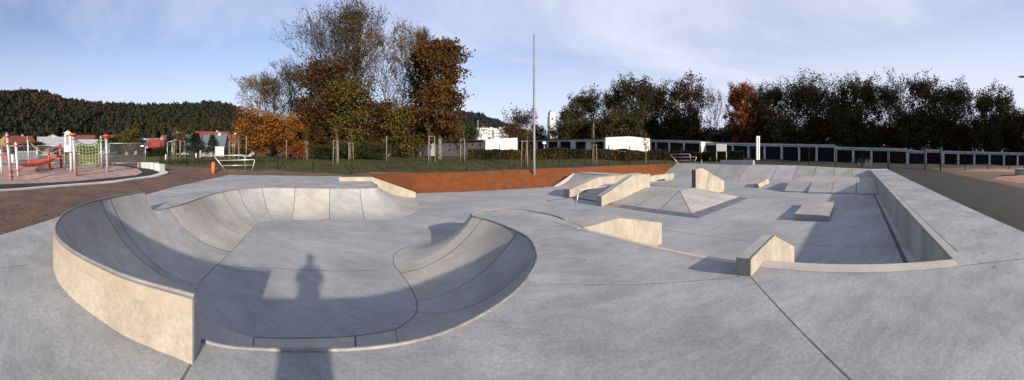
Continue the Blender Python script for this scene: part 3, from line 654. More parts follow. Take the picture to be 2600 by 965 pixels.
# reddish heaps right of the path
def heap(name, pts2, h, label):
    mb = MB(); cx = sum(p[0] for p in pts2)/len(pts2); cy = sum(p[1] for p in pts2)/len(pts2); rings = 5; n = 40
    cl2 = catmull([(p[0], p[1]) for p in pts2]+[(pts2[0][0], pts2[0][1])], 8)[:-1]; n = len(cl2)
    for k in range(rings+1):
        t = k/rings
        for (x, y) in cl2:
            X = lerp(x, cx, t); Y = lerp(y, cy, t); mb.v.append((X, Y, H(X, Y)-.02+h*(1-(1-t)**2)+.04*pnoise(Vector((X, Y, 3)))*(t > 0)))
    for k in range(rings):
        for i in range(n): j = (i+1) % n; mb.face((k*n+i, k*n+j, (k+1)*n+j, (k+1)*n+i), 0, True)
    tag(mb.build(name, mottled('red_earth', (.25, .12, .085), (.36, .19, .14), 2, .95, 8, .9, bumpdist=.04)), label, 'earth', kind='structure')
heap('red_earth_patch', [W(29, -9)[:2], W(31.5, -13)[:2], W(30, -22)[:2], W(26, -22)[:2], W(25.5, -14)[:2]], .1, 'reddish bare earth patch beyond the end of the asphalt path')
heap('red_earth_patch', [W(16, -8.3)[:2], W(19, -8.6)[:2], W(21, -11)[:2], W(20, -18)[:2], W(14, -18)[:2], W(13, -10)[:2]], .14, 'reddish bare earth patch beside the asphalt path at the frame edge')
# loose lumps of soil along the borders, small litter on the slabs
rg = random.Random(21); mb = MB()
def lump(x, y, z, r):
    a = rg.random()*3; b = len(mb.v); q = [(1, 0, 0), (0, 1, 0), (-1, 0, 0), (0, -1, 0)]
    for dx, dy, _ in q: c_, s__ = cos(a), sin(a); mb.v.append((x+(dx*c_-dy*s__)*r*rg.uniform(.7, 1.2), y+(dx*s__+dy*c_)*r*rg.uniform(.7, 1.2), z-.01))
    mb.v.append((x+rg.uniform(-.3, .3)*r, y+rg.uniform(-.3, .3)*r, z+r*rg.uniform(.5, .9)))
    for i in range(4): mb.face((b+i, b+(i+1) % 4, b+4), 0, False)
for i in range(700):
    u = rg.uniform(3.6, 29); v = 20.85+rg.gauss(-.05, .12); w = W(u, v); lump(w[0], w[1], max(FZ, hz(w[0], w[1])) if v > 20.86 else FZ, rg.uniform(.02, .07))
for i in range(2600):
    x = rg.uniform(0, 640); y = rg.uniform(446, 590); w = P(x, y, 0.0)
    if inpoly(w[0], w[1], hole) or inpoly(w[0], w[1], pathp) or inpoly(w[0], w[1], gravel): continue
    lump(w[0], w[1], hz(w[0], w[1]), rg.uniform(.01, .03) if rg.random() < .95 else rg.uniform(.035, .07))
mb.build('soil_clods', mottled('clod_soil', (.035, .021, .015), (.075, .046, .034), 2, .95), origin=(0, 0, 0))['kind'] = 'stuff'
mb = MB()
for i in range(420):
    if i % 2: u, v, z = rg.uniform(5, 28), rg.choice((rg.uniform(-1.3, -.4), rg.uniform(-1.3, 20))), FZ+.004
    else: u, v, z = rg.uniform(-3, 30), rg.uniform(VO+.1, VW-.3), .004
    w = W(u, v); a = rg.random()*6.28; r = rg.uniform(.012, .035)
    mb.poly([(w[0]+r*cos(a), w[1]+r*sin(a), z), (w[0]-r*.5*sin(a), w[1]+r*.5*cos(a), z+.006), (w[0]-r*cos(a), w[1]-r*sin(a), z+.002), (w[0]+r*.5*sin(a), w[1]-r*.5*cos(a), z+.008)])
mb.build('fallen_leaves', mottled('dry_leaf', (.08, .045, .02), (.2, .11, .04), 9, .9), origin=(0, 0, 0))['kind'] = 'stuff'
#@@PART2
# ================================================================ TREES
def branch_path(rg, p, d, L, n, curl, wig):
    pts = [p.copy()]; d = d.normalized(); st = L/n
    for i in range(n):
        d = (d+Vector((0, 0, curl))+Vector((rg.gauss(0, wig), rg.gauss(0, wig), rg.gauss(0, wig*.6)))).normalized()
        p = p+d*st; pts.append(p.copy())
    return pts
def leafquad(mb, c, s, rg, tint, mi=0):
    a = Vector((rg.gauss(0, 1), rg.gauss(0, 1), rg.gauss(0, 1))).normalized()
    b_ = a.cross(Vector((rg.gauss(0, 1), rg.gauss(0, 1), rg.gauss(0, 1)))).normalized()
    k = len(mb.v); a = a*s*.62; b_ = b_*s*.42
    mb.v += [tuple(c-a), tuple(c+b_*1.0), tuple(c+a), tuple(c-b_*.9)]; mb.face((k, k+1, k+2, k+3), mi, False, tint)
def prof_round(t): return sqrt(max(0, 1-(2*t-1)**2))*.9+.1
def prof_vase(t): return .35+.75*sin(pi*min(1, t*1.05))**.8 if t < .98 else .25
def prof_cone(t): return max(.08, 1-t)
def prof_col(t): return .22+.78*sin(pi*min(1, t**.85))
def gen_tree(seed, H_=12, spread=4, base=.25, limbs=14, sub=5, twigs=3, leaves=4000, lsize=.3, prof=prof_round, up=.25, tr=.22, lmat=None, bark=None, sig=.45, top=1.0, tintf=None, lean=0, stems=1, twigr=.018, bare_top=0, wind=.05):
    rg = random.Random(seed); trunk = MB(); crown = MB(); tips = []
    for s_ in range(stems):
        a0 = 2*pi*s_/max(1, stems)+rg.random()
        d0 = Vector((sin(a0)*.12*(stems > 1)+lean, cos(a0)*.12*(stems > 1), 1))
        tp = branch_path(rg, Vector((0, 0, -.15)), d0, H_*top*.96, 9, .03, .03)
        m = len(tp)-1
        trunk.tube(tp, [tr*(1.25 if i == 0 else 1)*(1-.9*i/m)+.015 for i in range(m+1)], 7)
        nl = limbs//stems
        for i in range(nl):
            t = base+(1-base)*(i+rg.random()*.7)/nl; t = min(t, .97)
            q = t*m; k = int(q); p = tp[k].lerp(tp[min(k+1, m)], q-k)
            az = i*2.4+rg.random()*.8+s_; tt = (t-base)/(1-base)
            el = min(1.25, up+(.6 if up > .45 else .42)*tt+rg.gauss(0, .12)); L = spread*prof(tt)*(.85+.3*rg.random())/max(.5, cos(el+.12))
            d = Vector((cos(az)*cos(el), sin(az)*cos(el), sin(el)))
            lp = branch_path(rg, p, d, L, 5, .01+.13*up, .09); r0 = tr*(1-.85*t)*.42+.012
            trunk.tube(lp, [r0*(1-.8*j/5) for j in range(6)], 4, cap=False)
            for j in range(sub):
                f = .25+.75*(j+rg.random())/sub; f = min(f, .99); q = f*5; k = int(q); sp = lp[k].lerp(lp[min(k+1, 5)], q-k)
                dd = (lp[min(k+1, 5)]-lp[k]).normalized(); side = Vector((rg.gauss(0, 1), rg.gauss(0, 1), rg.gauss(.35, .6))).normalized()
                sL = L*(.28+.25*rg.random())*(1.1-.4*f)+.25
                s2 = branch_path(rg, sp, dd*.6+side*.8, sL, 3, .12, .2)
                crown.tube(s2, [max(.012, r0*.38)*(1-.6*x/3) for x in range(4)], 3, 1, cap=False); tips.append((s2[-1], t)); tips.append((s2[2], t))
                for w in range(twigs):
                    k = rg.randrange(1, 4); side = Vector((rg.gauss(0, 1), rg.gauss(0, 1), rg.gauss(.4, .6))).normalized()
                    tw = branch_path(rg, s2[k], (s2[k]-s2[k-1]).normalized()*.7+side*.7, sL*.55+.25, 2, .14, .22)
                    crown.tube(tw, [twigr, twigr*.8, twigr*.5], 3, 1, cap=False); tips.append((tw[-1], t)); tips.append((tw[1], t))
    # leaves gather in clumps round some twig ends, so gaps stay
    rg.shuffle(tips)
    use = tips[:int(len(tips)*.75)] or tips
    if bare_top: use = [u for u in use if u[1] < bare_top or rg.random() < .15]
    for i in range(leaves):
        c, t = use[int(rg.random()*len(use))]
        g = Vector((rg.gauss(0, sig), rg.gauss(0, sig), rg.gauss(0, sig*.7)))
        if g.length > sig*2.3: g *= sig*2.3/g.length
        q = c+g
        n_ = pnoise(q*.55+Vector((seed, 0, 0)))*.5+.5
        tn = max(0, min(1, n_*.75+rg.random()*.35-.05))
        if tintf: tn = tintf(q, tn, rg)
        leafquad(crown, q, lsize*(.6+.8*rg.random()), rg, tn)
    zs_ = sorted(v[2] for v in crown.v); zt_ = zs_[int(len(zs_)*.995)]; rs_ = sorted(math.hypot(v[0], v[1]) for v in crown.v); rm_ = rs_[int(len(rs_)*.88)]
    fz = H_/zt_; fr = spread/rm_
    for mb_ in (trunk, crown): mb_.v = [(v[0]*fr, v[1]*fr, v[2]*fz) for v in mb_.v]
    return trunk, crown, lmat, bark or BARK
def place_tree(spec, loc, label, name='tree', group=None, rz=0, sc_=1, cat='tree'):
    trunk, crown, lm, bk = spec
    e = empty(name, (0, 0, 0), label, cat, group)
    t = trunk.build('trunk', bk, e); c = crown.build('crown', [lm, BARK], e, tint=True)
    e.location = loc; e.rotation_euler[2] = rz; e.scale = (sc_,)*3 if not hasattr(sc_, '__len__') else sc_
    return e
def dup_tree(src, loc, label, rz=0, sc_=1, name=None):
    c = copy_tree(src); c.location = loc; c.rotation_euler[2] = rz; c.scale = (sc_,)*3 if not hasattr(sc_, '__len__') else sc_; c['label'] = label
    return c
Ldk = leafmat('leaf_dark', [(.015, .019, .008), (.03, .033, .012), (.058, .048, .016), (.09, .048, .016)])
Lbr = leafmat('leaf_brown', [(.02, .011, .005), (.042, .019, .006), (.065, .03, .008), (.035, .03, .009)])
Lor = leafmat('leaf_orange', [(.07, .028, .006), (.15, .055, .008), (.22, .09, .012), (.11, .065, .01)])
Lrd = leafmat('leaf_russet', [(.028, .015, .006), (.052, .026, .008), (.1, .046, .01), (.045, .035, .01)])
Lfire = leafmat('leaf_fire', [(.06, .018, .005), (.13, .035, .007), (.22, .06, .01), (.08, .035, .009)])
Lyg = leafmat('leaf_yellowgreen', [(.022, .022, .006), (.05, .042, .01), (.11, .085, .014), (.09, .05, .011)])
Lgr = leafmat('leaf_green', [(.01, .018, .005), (.02, .03, .008), (.038, .046, .012), (.03, .027, .01)])
Lye = leafmat('leaf_pale_yellow', [(.07, .05, .02), (.14, .09, .03), (.24, .15, .05), (.06, .055, .025)])
Lco = leafmat('leaf_conifer', [(.008, .015, .009), (.012, .024, .012), (.02, .034, .017), (.018, .028, .014)])
def mk(x, r, ytop, hw=None):
    """location, height and half-width of a tree from its bearing and outline"""
    g = onground(x, r); top = EYE+(390-ytop)/800*r
    return g, top-g[2], (hw/800*r if hw else None)
GT = 'tall trees of the grove behind the lawn'
# --- grove (x, distance, top y, half width)
g, h, w = mk(650, 47, 186, 40)
place_tree(gen_tree(11, h, w*1.1, .3, 26, 5, 4, 1500, .24, prof_col, .7, .16, Lye, PALEBARK, .35, stems=2, tintf=lambda q, t, r: t), g, 'slim birch with thin pale yellow leaves, first of the grove from the hills', 'birch_tree')
g, h, w = mk(690, 49, 182, 36)
place_tree(gen_tree(12, h, w*1.1, .3, 30, 7, 6, 250, .22, prof_col, .8, .13, Lye, PALEBARK, .35, stems=2, twigr=.03), g, 'slim leafless grey birch next to the pale yellow birch', 'birch_tree')
g, h, w = mk(652, 39, 276, 50)
place_tree(gen_tree(13, h, w, .2, 20, 5, 3, 5200, .26, prof_round, .2, .14, Lor, BARK, .5), g, 'bushy bright orange tree at the left edge of the grove', 'maple_tree')
g, h, w = mk(715, 41, 292, 48)
place_tree(gen_tree(14, h, w, .2, 18, 5, 3, 4300, .26, prof_round, .25, .13, Lor, BARK, .5), g, 'bushy orange and yellow tree behind the first orange one', 'maple_tree')
g, h, w = mk(757, 38.5, 360, 24)
place_tree(gen_tree(15, h, w, .05, 12, 4, 3, 1700, .2, prof_round, .3, .06, Lfire, BARK, .35), g, 'small flame orange shrub on the lawn between young staked trees', 'shrub', cat='shrub')
g, h, w = mk(738, 50, 148, 62)
place_tree(gen_tree(16, h, w, .2, 36, 8, 6, 900, .24, prof_vase, .5, .22, Lbr, BARK, .5, twigr=.035), g, 'grey bare tree leaning over the orange maples, lower than the great bare tree')
g, h, w = mk(838, 52, 6, 92)
place_tree(gen_tree(17, h, w, .16, 56, 8, 7, 1500, .28, prof_round, .6, .42, Lbr, BARK, .6, twigr=.028, stems=2, tintf=lambda q, t, r: t), g, 'great bare tree with fan of fine branches, tallest of the grove')
g, h, w = mk(905, 50, 14, 62)
place_tree(gen_tree(18, h, w, .3, 34, 7, 5, 1900, .32, prof_round, .75, .3, Lyg, BARK, .5, twigr=.034), g, 'tall half bare tree with sparse yellow-green leaves beside the tallest bare tree')
g, h, w = mk(826, 46, 142, 74)
place_tree(gen_tree(19, h, w, .1, 36, 7, 3, 10500, .32, prof_round, .3, .3, Lrd, BARK, .6, tintf=lambda q, t, r: t*.8), g, 'dense russet brown tree below the tallest bare tree')
g, h, w = mk(888, 44, 196, 58)
place_tree(gen_tree(20, h, w, .08, 32, 7, 3, 8500, .32, prof_round, .3, .26, Lyg, BARK, .7), g, 'dense olive and yellow-green tree in the middle of the grove')
g, h, w = mk(788, 45, 262, 42)
place_tree(gen_tree(21, h, w, .08, 24, 6, 3, 6500, .28, prof_round, .3, .2, Lbr, BARK, .6), g, 'rounded dark brown tree at the foot of the great bare tree')
g, h, w = mk(1003, 47, 52, 66)
place_tree(gen_tree(22, h, w, .28, 40, 8, 5, 2600, .28, prof_round, .7, .22, Lye, PALEBARK, .45, stems=2, twigr=.03, tintf=lambda q, t, r: t*.9), g, 'tall light-stemmed tree with loose yellow leaves right of the tallest tree')
g, h, w = mk(1050, 51, 78, 42)
place_tree(gen_tree(23, h, w, .3, 34, 8, 6, 500, .25, prof_col, .75, .2, Lye, BARK, .45, twigr=.032), g, 'tall thin leafless tree between the yellow tree and the chestnut')
g, h, w = mk(960, 45, 255, 50)
place_tree(gen_tree(24, h, w, .08, 28, 6, 3, 7800, .28, prof_round, .3, .2, Lbr, BARK, .65, tintf=lambda q, t, r: t), g, 'mid-height brown leafy tree below the yellow tree')
g, h, w = mk(1025, 43, 272, 48)
place_tree(gen_tree(25, h, w, .08, 26, 6, 3, 7800, .28, prof_round, .25, .18, Lyg, BARK, .6), g, 'green and yellow leafy tree in front of the whitewashed shed')
g, h, w = mk(1116, 41, 94, 62)
def chestnut_t(q, t, r): return t
ch = gen_tree(26, h, w, .17, 46, 7, 3, 17000, .3, lambda t: (.95*sin(pi*(t/.45*.7+.2)) if t < .45 else (.5 if t < .52 else .9*max(.08, 1-((t-.56)/.46)**2))), .25, .32, Lrd, PALEBARK, .5, tintf=lambda q, t, r: t)
place_tree(ch, g, 'tall dense rust brown chestnut standing at the right end of the grove', 'chestnut_tree')
g, h, w = mk(1072, 46, 118, 34)
place_tree(gen_tree(27, h, w, .12, 28, 6, 3, 5200, .3, prof_col, .4, .2, Ldk, BARK, .5), g, 'dark green-brown tree tucked behind the rust chestnut')
g, h, w = mk(1190, 52, 318, 26)
place_tree(gen_tree(28, h, w, .05, 20, 5, 3, 3800, .26, prof_col, .3, .12, Lgr, BARK, .5), g, 'green bushy tree just right of the chestnut, in front of the distant hill')
# shrubs on the lawn
for i, (x, r, yt, hw, m_, lab) in enumerate([(822, 40, 362, 36, Lgr, 'dark green lawn shrub behind the wide staked tree'), (870, 42, 355, 32, Lgr, 'green lawn shrub between two staked trees'), (945, 38.5, 358, 42, Lgr, 'broad green lawn shrub left of the whitewashed shed'), (905, 40.5, 366, 28, Lyg, 'olive shrub at the foot of the olive tree')]):
    g, h, w = mk(x, r, yt, hw); place_tree(gen_tree(40+i, h, w, .03, 18, 5, 3, 3600, .2, prof_round, .35, .06, m_, BARK, .4), g, lab, 'shrub', cat='shrub')
for i, (x, r, yt, hw, lab) in enumerate([(1025, 44.2, 374, 10, 'smaller of two clipped round bushes before the whitewashed shed'), (1053, 44.2, 370, 12, 'larger of two clipped round bushes before the whitewashed shed')]):
    g, h, w = mk(x, r, yt, hw); place_tree(gen_tree(45+i, h*.95, w*.95, .1, 20, 5, 2, 2600, .12, prof_round, .2, .05, Lco, BARK, .14), g, lab, 'round_bush', cat='bush')
# --- row behind the garages
vA = place_tree(gen_tree(60, 15, 5.2, .14, 34, 7, 3, 11500, .38, prof_round, .35, .28, Ldk, BARK, .55, twigr=.025), (0, 0, -500), 'x', 'tree')
vB = place_tree(gen_tree(61, 15, 4.6, .14, 34, 7, 3, 8500, .36, prof_col, .5, .26, Ldk, BARK, .5, twigr=.03), (0, 0, -500), 'x', 'tree')
vC = place_tree(gen_tree(62, 15, 5.4, .12, 36, 7, 3, 11500, .38, prof_round, .4, .28, Lbr, BARK, .55, twigr=.028), (0, 0, -500), 'x', 'tree')
vD = place_tree(gen_tree(63, 15, 4.2, .3, 22, 6, 5, 60, .3, prof_vase, .5, .2, Lbr, PALEBARK, .4, twigr=.045), (0, 0, -500), 'x', 'tree')
vE = place_tree(gen_tree(64, 15, 5.0, .14, 36, 7, 5, 8500, .34, prof_vase, .5, .28, Ldk, BARK, .5, twigr=.032), (0, 0, -500), 'x', 'tree')
vF = place_tree(gen_tree(65, 15, 4.8, .12, 32, 6, 3, 14000, .38, prof_round, .3, .24, Lfire, BARK, .5, twigr=.03, tintf=lambda q, t, r: t), (0, 0, -500), 'x', 'tree')
used = set()
row = [(vA, 1452, 72, 268, 30, 'short dark tree, first of the row behind the garages beside the tower', 0), (vA, 1478, 74, 228, 34, 'dark rounded tree rising above the garages, second from the tower', 1.3), (vB, 1552, 72, 232, 36, 'dark narrow tree in the dip left of the two broad crowns', 2.2),
       (vA, 1612, 70, 190, 50, 'broad dark green tree, left one of the two highest crowns above the white gable', 3.1), (vE, 1662, 72, 205, 34, 'half bare dark tree between the two highest crowns', .7), (vC, 1728, 70, 190, 45, 'broad brown-green tree, right one of the two highest crowns', 4.4),
       (vD, 1816, 66, 220, 34, 'small pale leafless tree standing in the sky gap of the row', 1.0), (vF, 1880, 60, 215, 33, 'flame orange tree, the only bright one in the row', 2.0), (vE, 1922, 70, 212, 26, 'thin half bare tree against the right side of the flame orange one', 2.9),
       (vB, 1962, 66, 218, 36, 'dark green tree, second right of the flame orange tree', 5.0), (vE, 2018, 66, 196, 52, 'wide airy tree with twiggy top, left of the centre of the long row', .2), (vE, 2080, 64, 194, 50, 'wide twiggy tree whose crown joins the airy one on its left', 3.3),
       (vC, 2140, 66, 232, 40, 'brown lower tree in the saddle of the long row', 1.9), (vA, 2186, 63, 190, 44, 'dark full tree just right of the saddle of the long row', 2.5), (vE, 2258, 64, 196, 38, 'half bare tree between the dark full tree and the russet topped one', 4.1), (vB, 2335, 62, 194, 46, 'tall tree with see-through crown near the tall dark fence post', .9),
       (vE, 2398, 62, 206, 44, 'airy tree beside the last gap of the row, sky shining through', 5.6), (vB, 2445, 62, 218, 38, 'dark airy tree left of the last big dark crown', 3.8), (vA, 2522, 60, 226, 44, 'last big dark round crown of the row, near the frame edge', 4.9), (vC, 2588, 62, 262, 38, 'lower brownish tree closing the row at the frame edge', .4)]
for src, x, r, yt, hw, lab, rz in row:
    g, h, w = mk(x, r, yt, hw); s_ = h/15.0; sx = (w/5.2)
    if src.name not in used:
        used.add(src.name); o = src; o.location = g; o.rotation_euler[2] = rz; o['label'] = lab
    else: o = dup_tree(src, g, lab, rz)
    o.scale = (sx*1.12, sx*1.12, s_); o['group'] = 'trees in the row behind the garages'
vG = place_tree(gen_tree(70, 7, 4.5, .02, 34, 7, 3, 9000, .42, prof_round, .25, .12, Ldk, BARK, .55), (0, 0, -500), 'x', 'bush', cat='bush')
vH = place_tree(gen_tree(71, 7, 4.5, .02, 34, 7, 3, 9000, .42, prof_round, .25, .12, Lbr, BARK, .55), (0, 0, -500), 'x', 'bush', cat='bush')
spots = [1455, 1500, 1545, 1590, 1640, 1690, 1740, 1790, 1835, 1880, 1930, 1980, 2035, 2090, 2145, 2200, 2260, 2320, 2380, 2440, 2500, 2560, 2610]
names_ = ['beside the tower', 'below the short dark tree', 'under the narrow dark tree', 'behind the white gable, left part', 'behind the white gable, right part', 'right of the white gable', 'below the broad brown-green tree', 'left of the pale leafless tree', 'right of the pale leafless tree', 'under the flame orange tree', 'right of the flame orange tree', 'behind the white info column', 'below the airy tree', 'below the wide twiggy tree', 'under the saddle', 'behind the parked bicycles', 'left of the gate', 'behind the gate', 'right of the tall dark post', 'under the last gap', 'left of the last big crown', 'below the last big crown', 'at the frame edge behind the last garages']
for i, (x, nm_) in enumerate(zip(spots, names_)):
    r = max(60, min(80, 48/cos((x-1300)/800-R(65.5))+9))+1.5*sin(i*2.1) if x > 1600 else 62+2*sin(i*2.1); yt = 292+22*sin(i*1.7)+10*sin(i*4.3); 
    if x < 1480: yt = 305
    if x in (1790, 1835): yt = 322
    g, h, w = mk(x, r, yt, 40); src = (vG, vH)[1 if i % 3 == 1 else 0]
    lab = 'dark undergrowth bush of the tree row, '+nm_
    if src.name not in used: used.add(src.name); o = src; o.location = g; o['label'] = lab
    else: o = dup_tree(src, g, lab, i*1.1)
    o.scale = (w/4.5, w/4.5, h/7); o['group'] = 'undergrowth below the tree row'
# small trees by the light pole
vI = place_tree(gen_tree(75, 6, 3, .15, 24, 6, 3, 3600, .26, prof_round, .3, .12, Lbr, BARK, .4), (0, 0, -500), 'x', 'tree')
for i, (x, r, yt, hw, lab) in enumerate([(1325, 74, 275, 34, 'brown tree with rounded crown left of the tall light pole'), (1290, 70, 308, 22, 'small brown tree beside the distant white town houses'), (1368, 78, 312, 18, 'low russet tree right of the tall light pole'), (1410, 76, 318, 22, 'low dark tree at the foot of the white tower')]):
    g, h, w = mk(x, r, yt, hw)
    if i == 0: o = vI; o.location = g; o['label'] = lab
    else: o = dup_tree(vI, g, lab, i*2.0)
    o.scale = (w/3, w/3, h/6); o['group'] = 'small trees round the foot of the light pole'
# conifers, garden trees before the village
vJ = place_tree(gen_tree(80, 8, 2.3, .1, 40, 6, 3, 5500, .2, prof_cone, .05, .14, Lco, BARK, .28), (0, 0, -500), 'x', 'conifer')
for i, (x, r, yt, hw, lab) in enumerate([(500, 48, 338, 26, 'dark bushy pine left of the slate-roofed house'), (541, 50, 343, 15, 'narrow dark spruce in front of the slate-roofed house'), (427, 60, 332, 12, 'dark spruce between the red shed and the staked trees'), (383, 55, 376, 26, 'low dark evergreen behind the mesh panel'), (258, 90, 338, 20, 'dark spruce above the green climbing net')]):
    g, h, w = mk(x, r, yt, hw)
    if i == 0: o = vJ; o.location = g; o['label'] = lab
    else: o = dup_tree(vJ, g, lab, i*2.0)
    o.scale = (w/2.1, w/2.1, h/8); o['group'] = 'evergreens before the village'
vK = place_tree(gen_tree(81, 7, 3, .1, 26, 6, 3, 7500, .34, prof_round, .3, .12, Lgr, BARK, .45), (0, 0, -500), 'x', 'garden_tree')
vL = place_tree(gen_tree(82, 7, 3, .1, 26, 6, 3, 7500, .34, prof_round, .3, .12, Lrd, BARK, .45), (0, 0, -500), 'x', 'garden_tree')
vM = place_tree(gen_tree(83, 7, 3, .1, 26, 6, 4, 5500, .34, prof_col, .4, .12, Lyg, BARK, .45), (0, 0, -500), 'x', 'garden_tree')
gt = [(vL, 45, 62, 366, 40, 'low russet bush left of the far grey playground post'), (vL, 92, 64, 360, 30, 'low russet bush right of the far grey playground post'), (vM, 332, 52, 318, 24, 'slim olive tree behind the wire mesh panel'), (vM, 355, 58, 345, 16, 'small olive tree at the right end of the mesh panel'), (vK, 300, 60, 345, 26, 'green garden tree left of the wire mesh panel'),
      (vL, 455, 64, 336, 20, 'brownish garden tree between red shed and dark pine'), (vK, 412, 52, 372, 18, 'low green bush beside the row of concrete cubes'), (vL, 602, 60, 372, 26, 'russet bush under the red village roofs'), (vK, 220, 70, 370, 30, 'green bush seen through the green net'), (vM, 150, 70, 372, 22, 'olive bush behind the red playground posts'),
      (vK, 620, 52, 352, 20, 'dark green garden tree at the village end of the grove'), (vL, 690, 60, 330, 30, 'russet tree behind the two orange maples'), (vK, 770, 62, 330, 40, 'green tree deep inside the grove, left'), (vK, 860, 66, 300, 44, 'green tree deep inside the grove, middle'), (vL, 935, 64, 310, 44, 'russet tree deep inside the grove, right'), (vK, 1085, 58, 310, 30, 'dark green tree behind the chestnut stem'),
      (vM, 40, 120, 352, 26, 'olive tree below the hill at the far left'), (vK, 205, 110, 340, 26, 'green tree above the playground tower'), (vK, 470, 110, 348, 30, 'green tree behind the dark pine')]
for i, (src, x, r, yt, hw, lab) in enumerate(gt):
    g, h, w = mk(x, r, yt, hw)
    if src.name not in used: used.add(src.name); o = src; o.location = g; o['label'] = lab
    else: o = dup_tree(src, g, lab, i*1.3)
    o.scale = (w/3, w/3, h/7); o['group'] = 'garden trees'
# --- young staked trees on the lawn (x, distance, stake top y, base y, kind)
def staked(x, r, ht, wd, nst, label, lean=0, leaves=260, th=3.2, seed=1, lm=Lyg, cross=True):
    g = onground(x, r); e = empty('young_tree', g, label, 'young tree', 'young staked trees on the lawn')
    rg = random.Random(seed); off = Vector(g)
    mbt = MB(); tp = branch_path(rg, off+Vector((0, 0, -.1)), Vector((lean, 0, 1)), th, 6, .03, .02); mbt.tube(tp, [.04-.005*i for i in range(7)], 6); mbt.build('trunk', PALEBARK, e)
    mc = MB()
    for i in range(16):
        p = tp[3+i % 4]; a = i*2.4; lp = branch_path(rg, p, Vector((cos(a)*.6, sin(a)*.6, .8)), .5+.4*rg.random(), 3, .1, .1); mc.tube(lp, [.014, .011, .008, .005], 3, 1, cap=False)
        for _ in range(leaves//16): leafquad(mc, lp[rg.randrange(1, 4)]+Vector((rg.gauss(0, .12), rg.gauss(0, .12), rg.gauss(0, .1))), .11, rg, rg.random())
    mc.build('crown', [lm, PALEBARK], e, tint=True)
    for k in range(nst):
        a = 2*pi*k/nst+.5+seed; b0 = off+Vector((cos(a)*wd, sin(a)*wd, -.1)); b1 = off+Vector((cos(a)*wd*.8, sin(a)*wd*.8, ht))
        m = MB(); m.tube([b0, b1], .045, 6); m.build('stake', WOOD, e)
    if cross and nst > 1:
        m = MB(); q = [off+Vector((cos(2*pi*k/nst+.5+seed)*wd*.8, sin(2*pi*k/nst+.5+seed)*wd*.8, ht-.08)) for k in range(nst)]
        for k in range(nst):
            if nst == 2 and k == 1: break
            m.tube([q[k], q[(k+1) % nst]], .035, 5)
        m.build('crossbar', WOOD, e)
ST = [(854, 30, 2.3, .33, 3, 'young tree in a pale three-stake frame, biggest frame on the lawn left of centre'), (890, 37, 2.1, .35, 3, 'young tree with leaning stem in a three-stake frame right of the biggest one'), (777, 38, 2.3, .3, 3, 'young tree with three stakes just right of the flame orange shrub'),
      (1094, 30, 2.6, .42, 3, 'young tree with tall stakes in front of the chestnut trunk'), (1176, 33, 2.4, .3, 3, 'young tree with close stakes in front of the long grey shed'), (1332, 31, 2.6, .42, 4, 'young tree with four stakes directly left of the light pole'),
      (1510, 36, 2.3, .25, 2, 'young tree with two stakes before the garage doors'), (1640, 41, 2.5, .25, 2, 'young tree with two stakes before the white gable'),
      (447, 34, 2.5, .45, 3, 'young tree in stakes, first from the concrete cubes'), (466, 36, 2.5, .4, 3, 'young tree in stakes, second from the concrete cubes'), (585, 38, 2.4, .35, 3, 'young tree in stakes above the tube rack, left one'), (603, 36, 2.4, .35, 3, 'young tree in stakes above the tube rack, right one')]
for i, (x, r, ht, wd, ns, lab) in enumerate(ST): staked(x, r, ht, wd, ns, lab, seed=i+3, th=3.6 if x > 1400 else 3.2, leaves=320 if x > 1600 else 200, lean=.06*(i % 3-1))
for i, (x, r, ht, lab) in enumerate([(625, 34, 2.8, 'single thin pole on the grass right of the tube rack'), (727, 36, 2.4, 'single pale stake left of the flame orange shrub'), (981, 31, 2.6, 'tall single pale stake left of the whitewashed shed')]):
    g = onground(x, r); m = MB(); m.tube([Vector(g)+Vector((0, 0, -.1)), Vector(g)+Vector((.03, 0, ht))], .045, 6); tag(m.build('stake', WOOD), lab, 'stake', 'single stakes on the lawn')

# --- hedges
def hedge(pts_xr, hgt, wdt, lm, label, n, seed):
    rg = random.Random(seed); mb = MB(); base = [Vector(onground(x, r)) for x, r in pts_xr]
    path = [Vector(p) for p in catmull([tuple(p) for p in base], 6)]
    seg = len(path)-1
    core = MB()
    for i in range(n):
        q = rg.random()*seg; k = int(q); p = path[k].lerp(path[k+1], q-k); d = (path[k+1]-path[k]).normalized(); nx = Vector((-d.y, d.x, 0))
        hh = hgt*(.9+.22*pnoise(p*.6)); s_ = rg.choice((-1, 1))*wdt*.5*(.75+.35*rg.random()); z = rg.random()*hh
        if rg.random() < .3: s_ = rg.uniform(-.5, .5)*wdt; z = hh*(.92+.12*rg.random())
        t = max(0, min(1, .5+pnoise(p*.35+Vector((0, 0, z*.5)))*.8+rg.uniform(-.25, .25)))
        leafquad(mb, p+nx*s_+Vector((0, 0, z)), .24*(.6+.8*rg.random()), rg, t)
    for k in range(seg):
        a, b_ = path[k], path[k+1]; d = (b_-a).normalized(); nx = Vector((-d.y, d.x, 0))*wdt*.32
        zt = Vector((0, 0, hgt*.85))
        base_ = len(mb.v); mb.v += [tuple(v) for v in (a-nx, b_-nx, b_+nx, a+nx, a-nx+zt, b_-nx+zt, b_+nx+zt, a+nx+zt)]
        for f in ((0, 1, 5, 4), (2, 3, 7, 6), (4, 5, 6, 7)): mb.face([base_+i for i in f], 1)
    if n > 100: tag(mb.build('hedge', [lm, BARK], tint=True), label, 'hedge')
Lhe = leafmat('leaf_hedge', [(.014, .016, .006), (.03, .027, .008), (.06, .038, .01), (.09, .055, .012)])
hedge([(1190, 40), (1240, 40), (1290, 40), (1345, 40)], 1.25, 1.1, Lhe, 'autumn coloured clipped hedge left of the light pole', 5200, 1)
hedge([(1352, 41), (1420, 42), (1500, 42.5), (1580, 43.5), (1660, 46), (1700, 47)], 1.4, 1.1, Lhe, 'long clipped hedge between the light pole and the end of the white gable', 9500, 2)
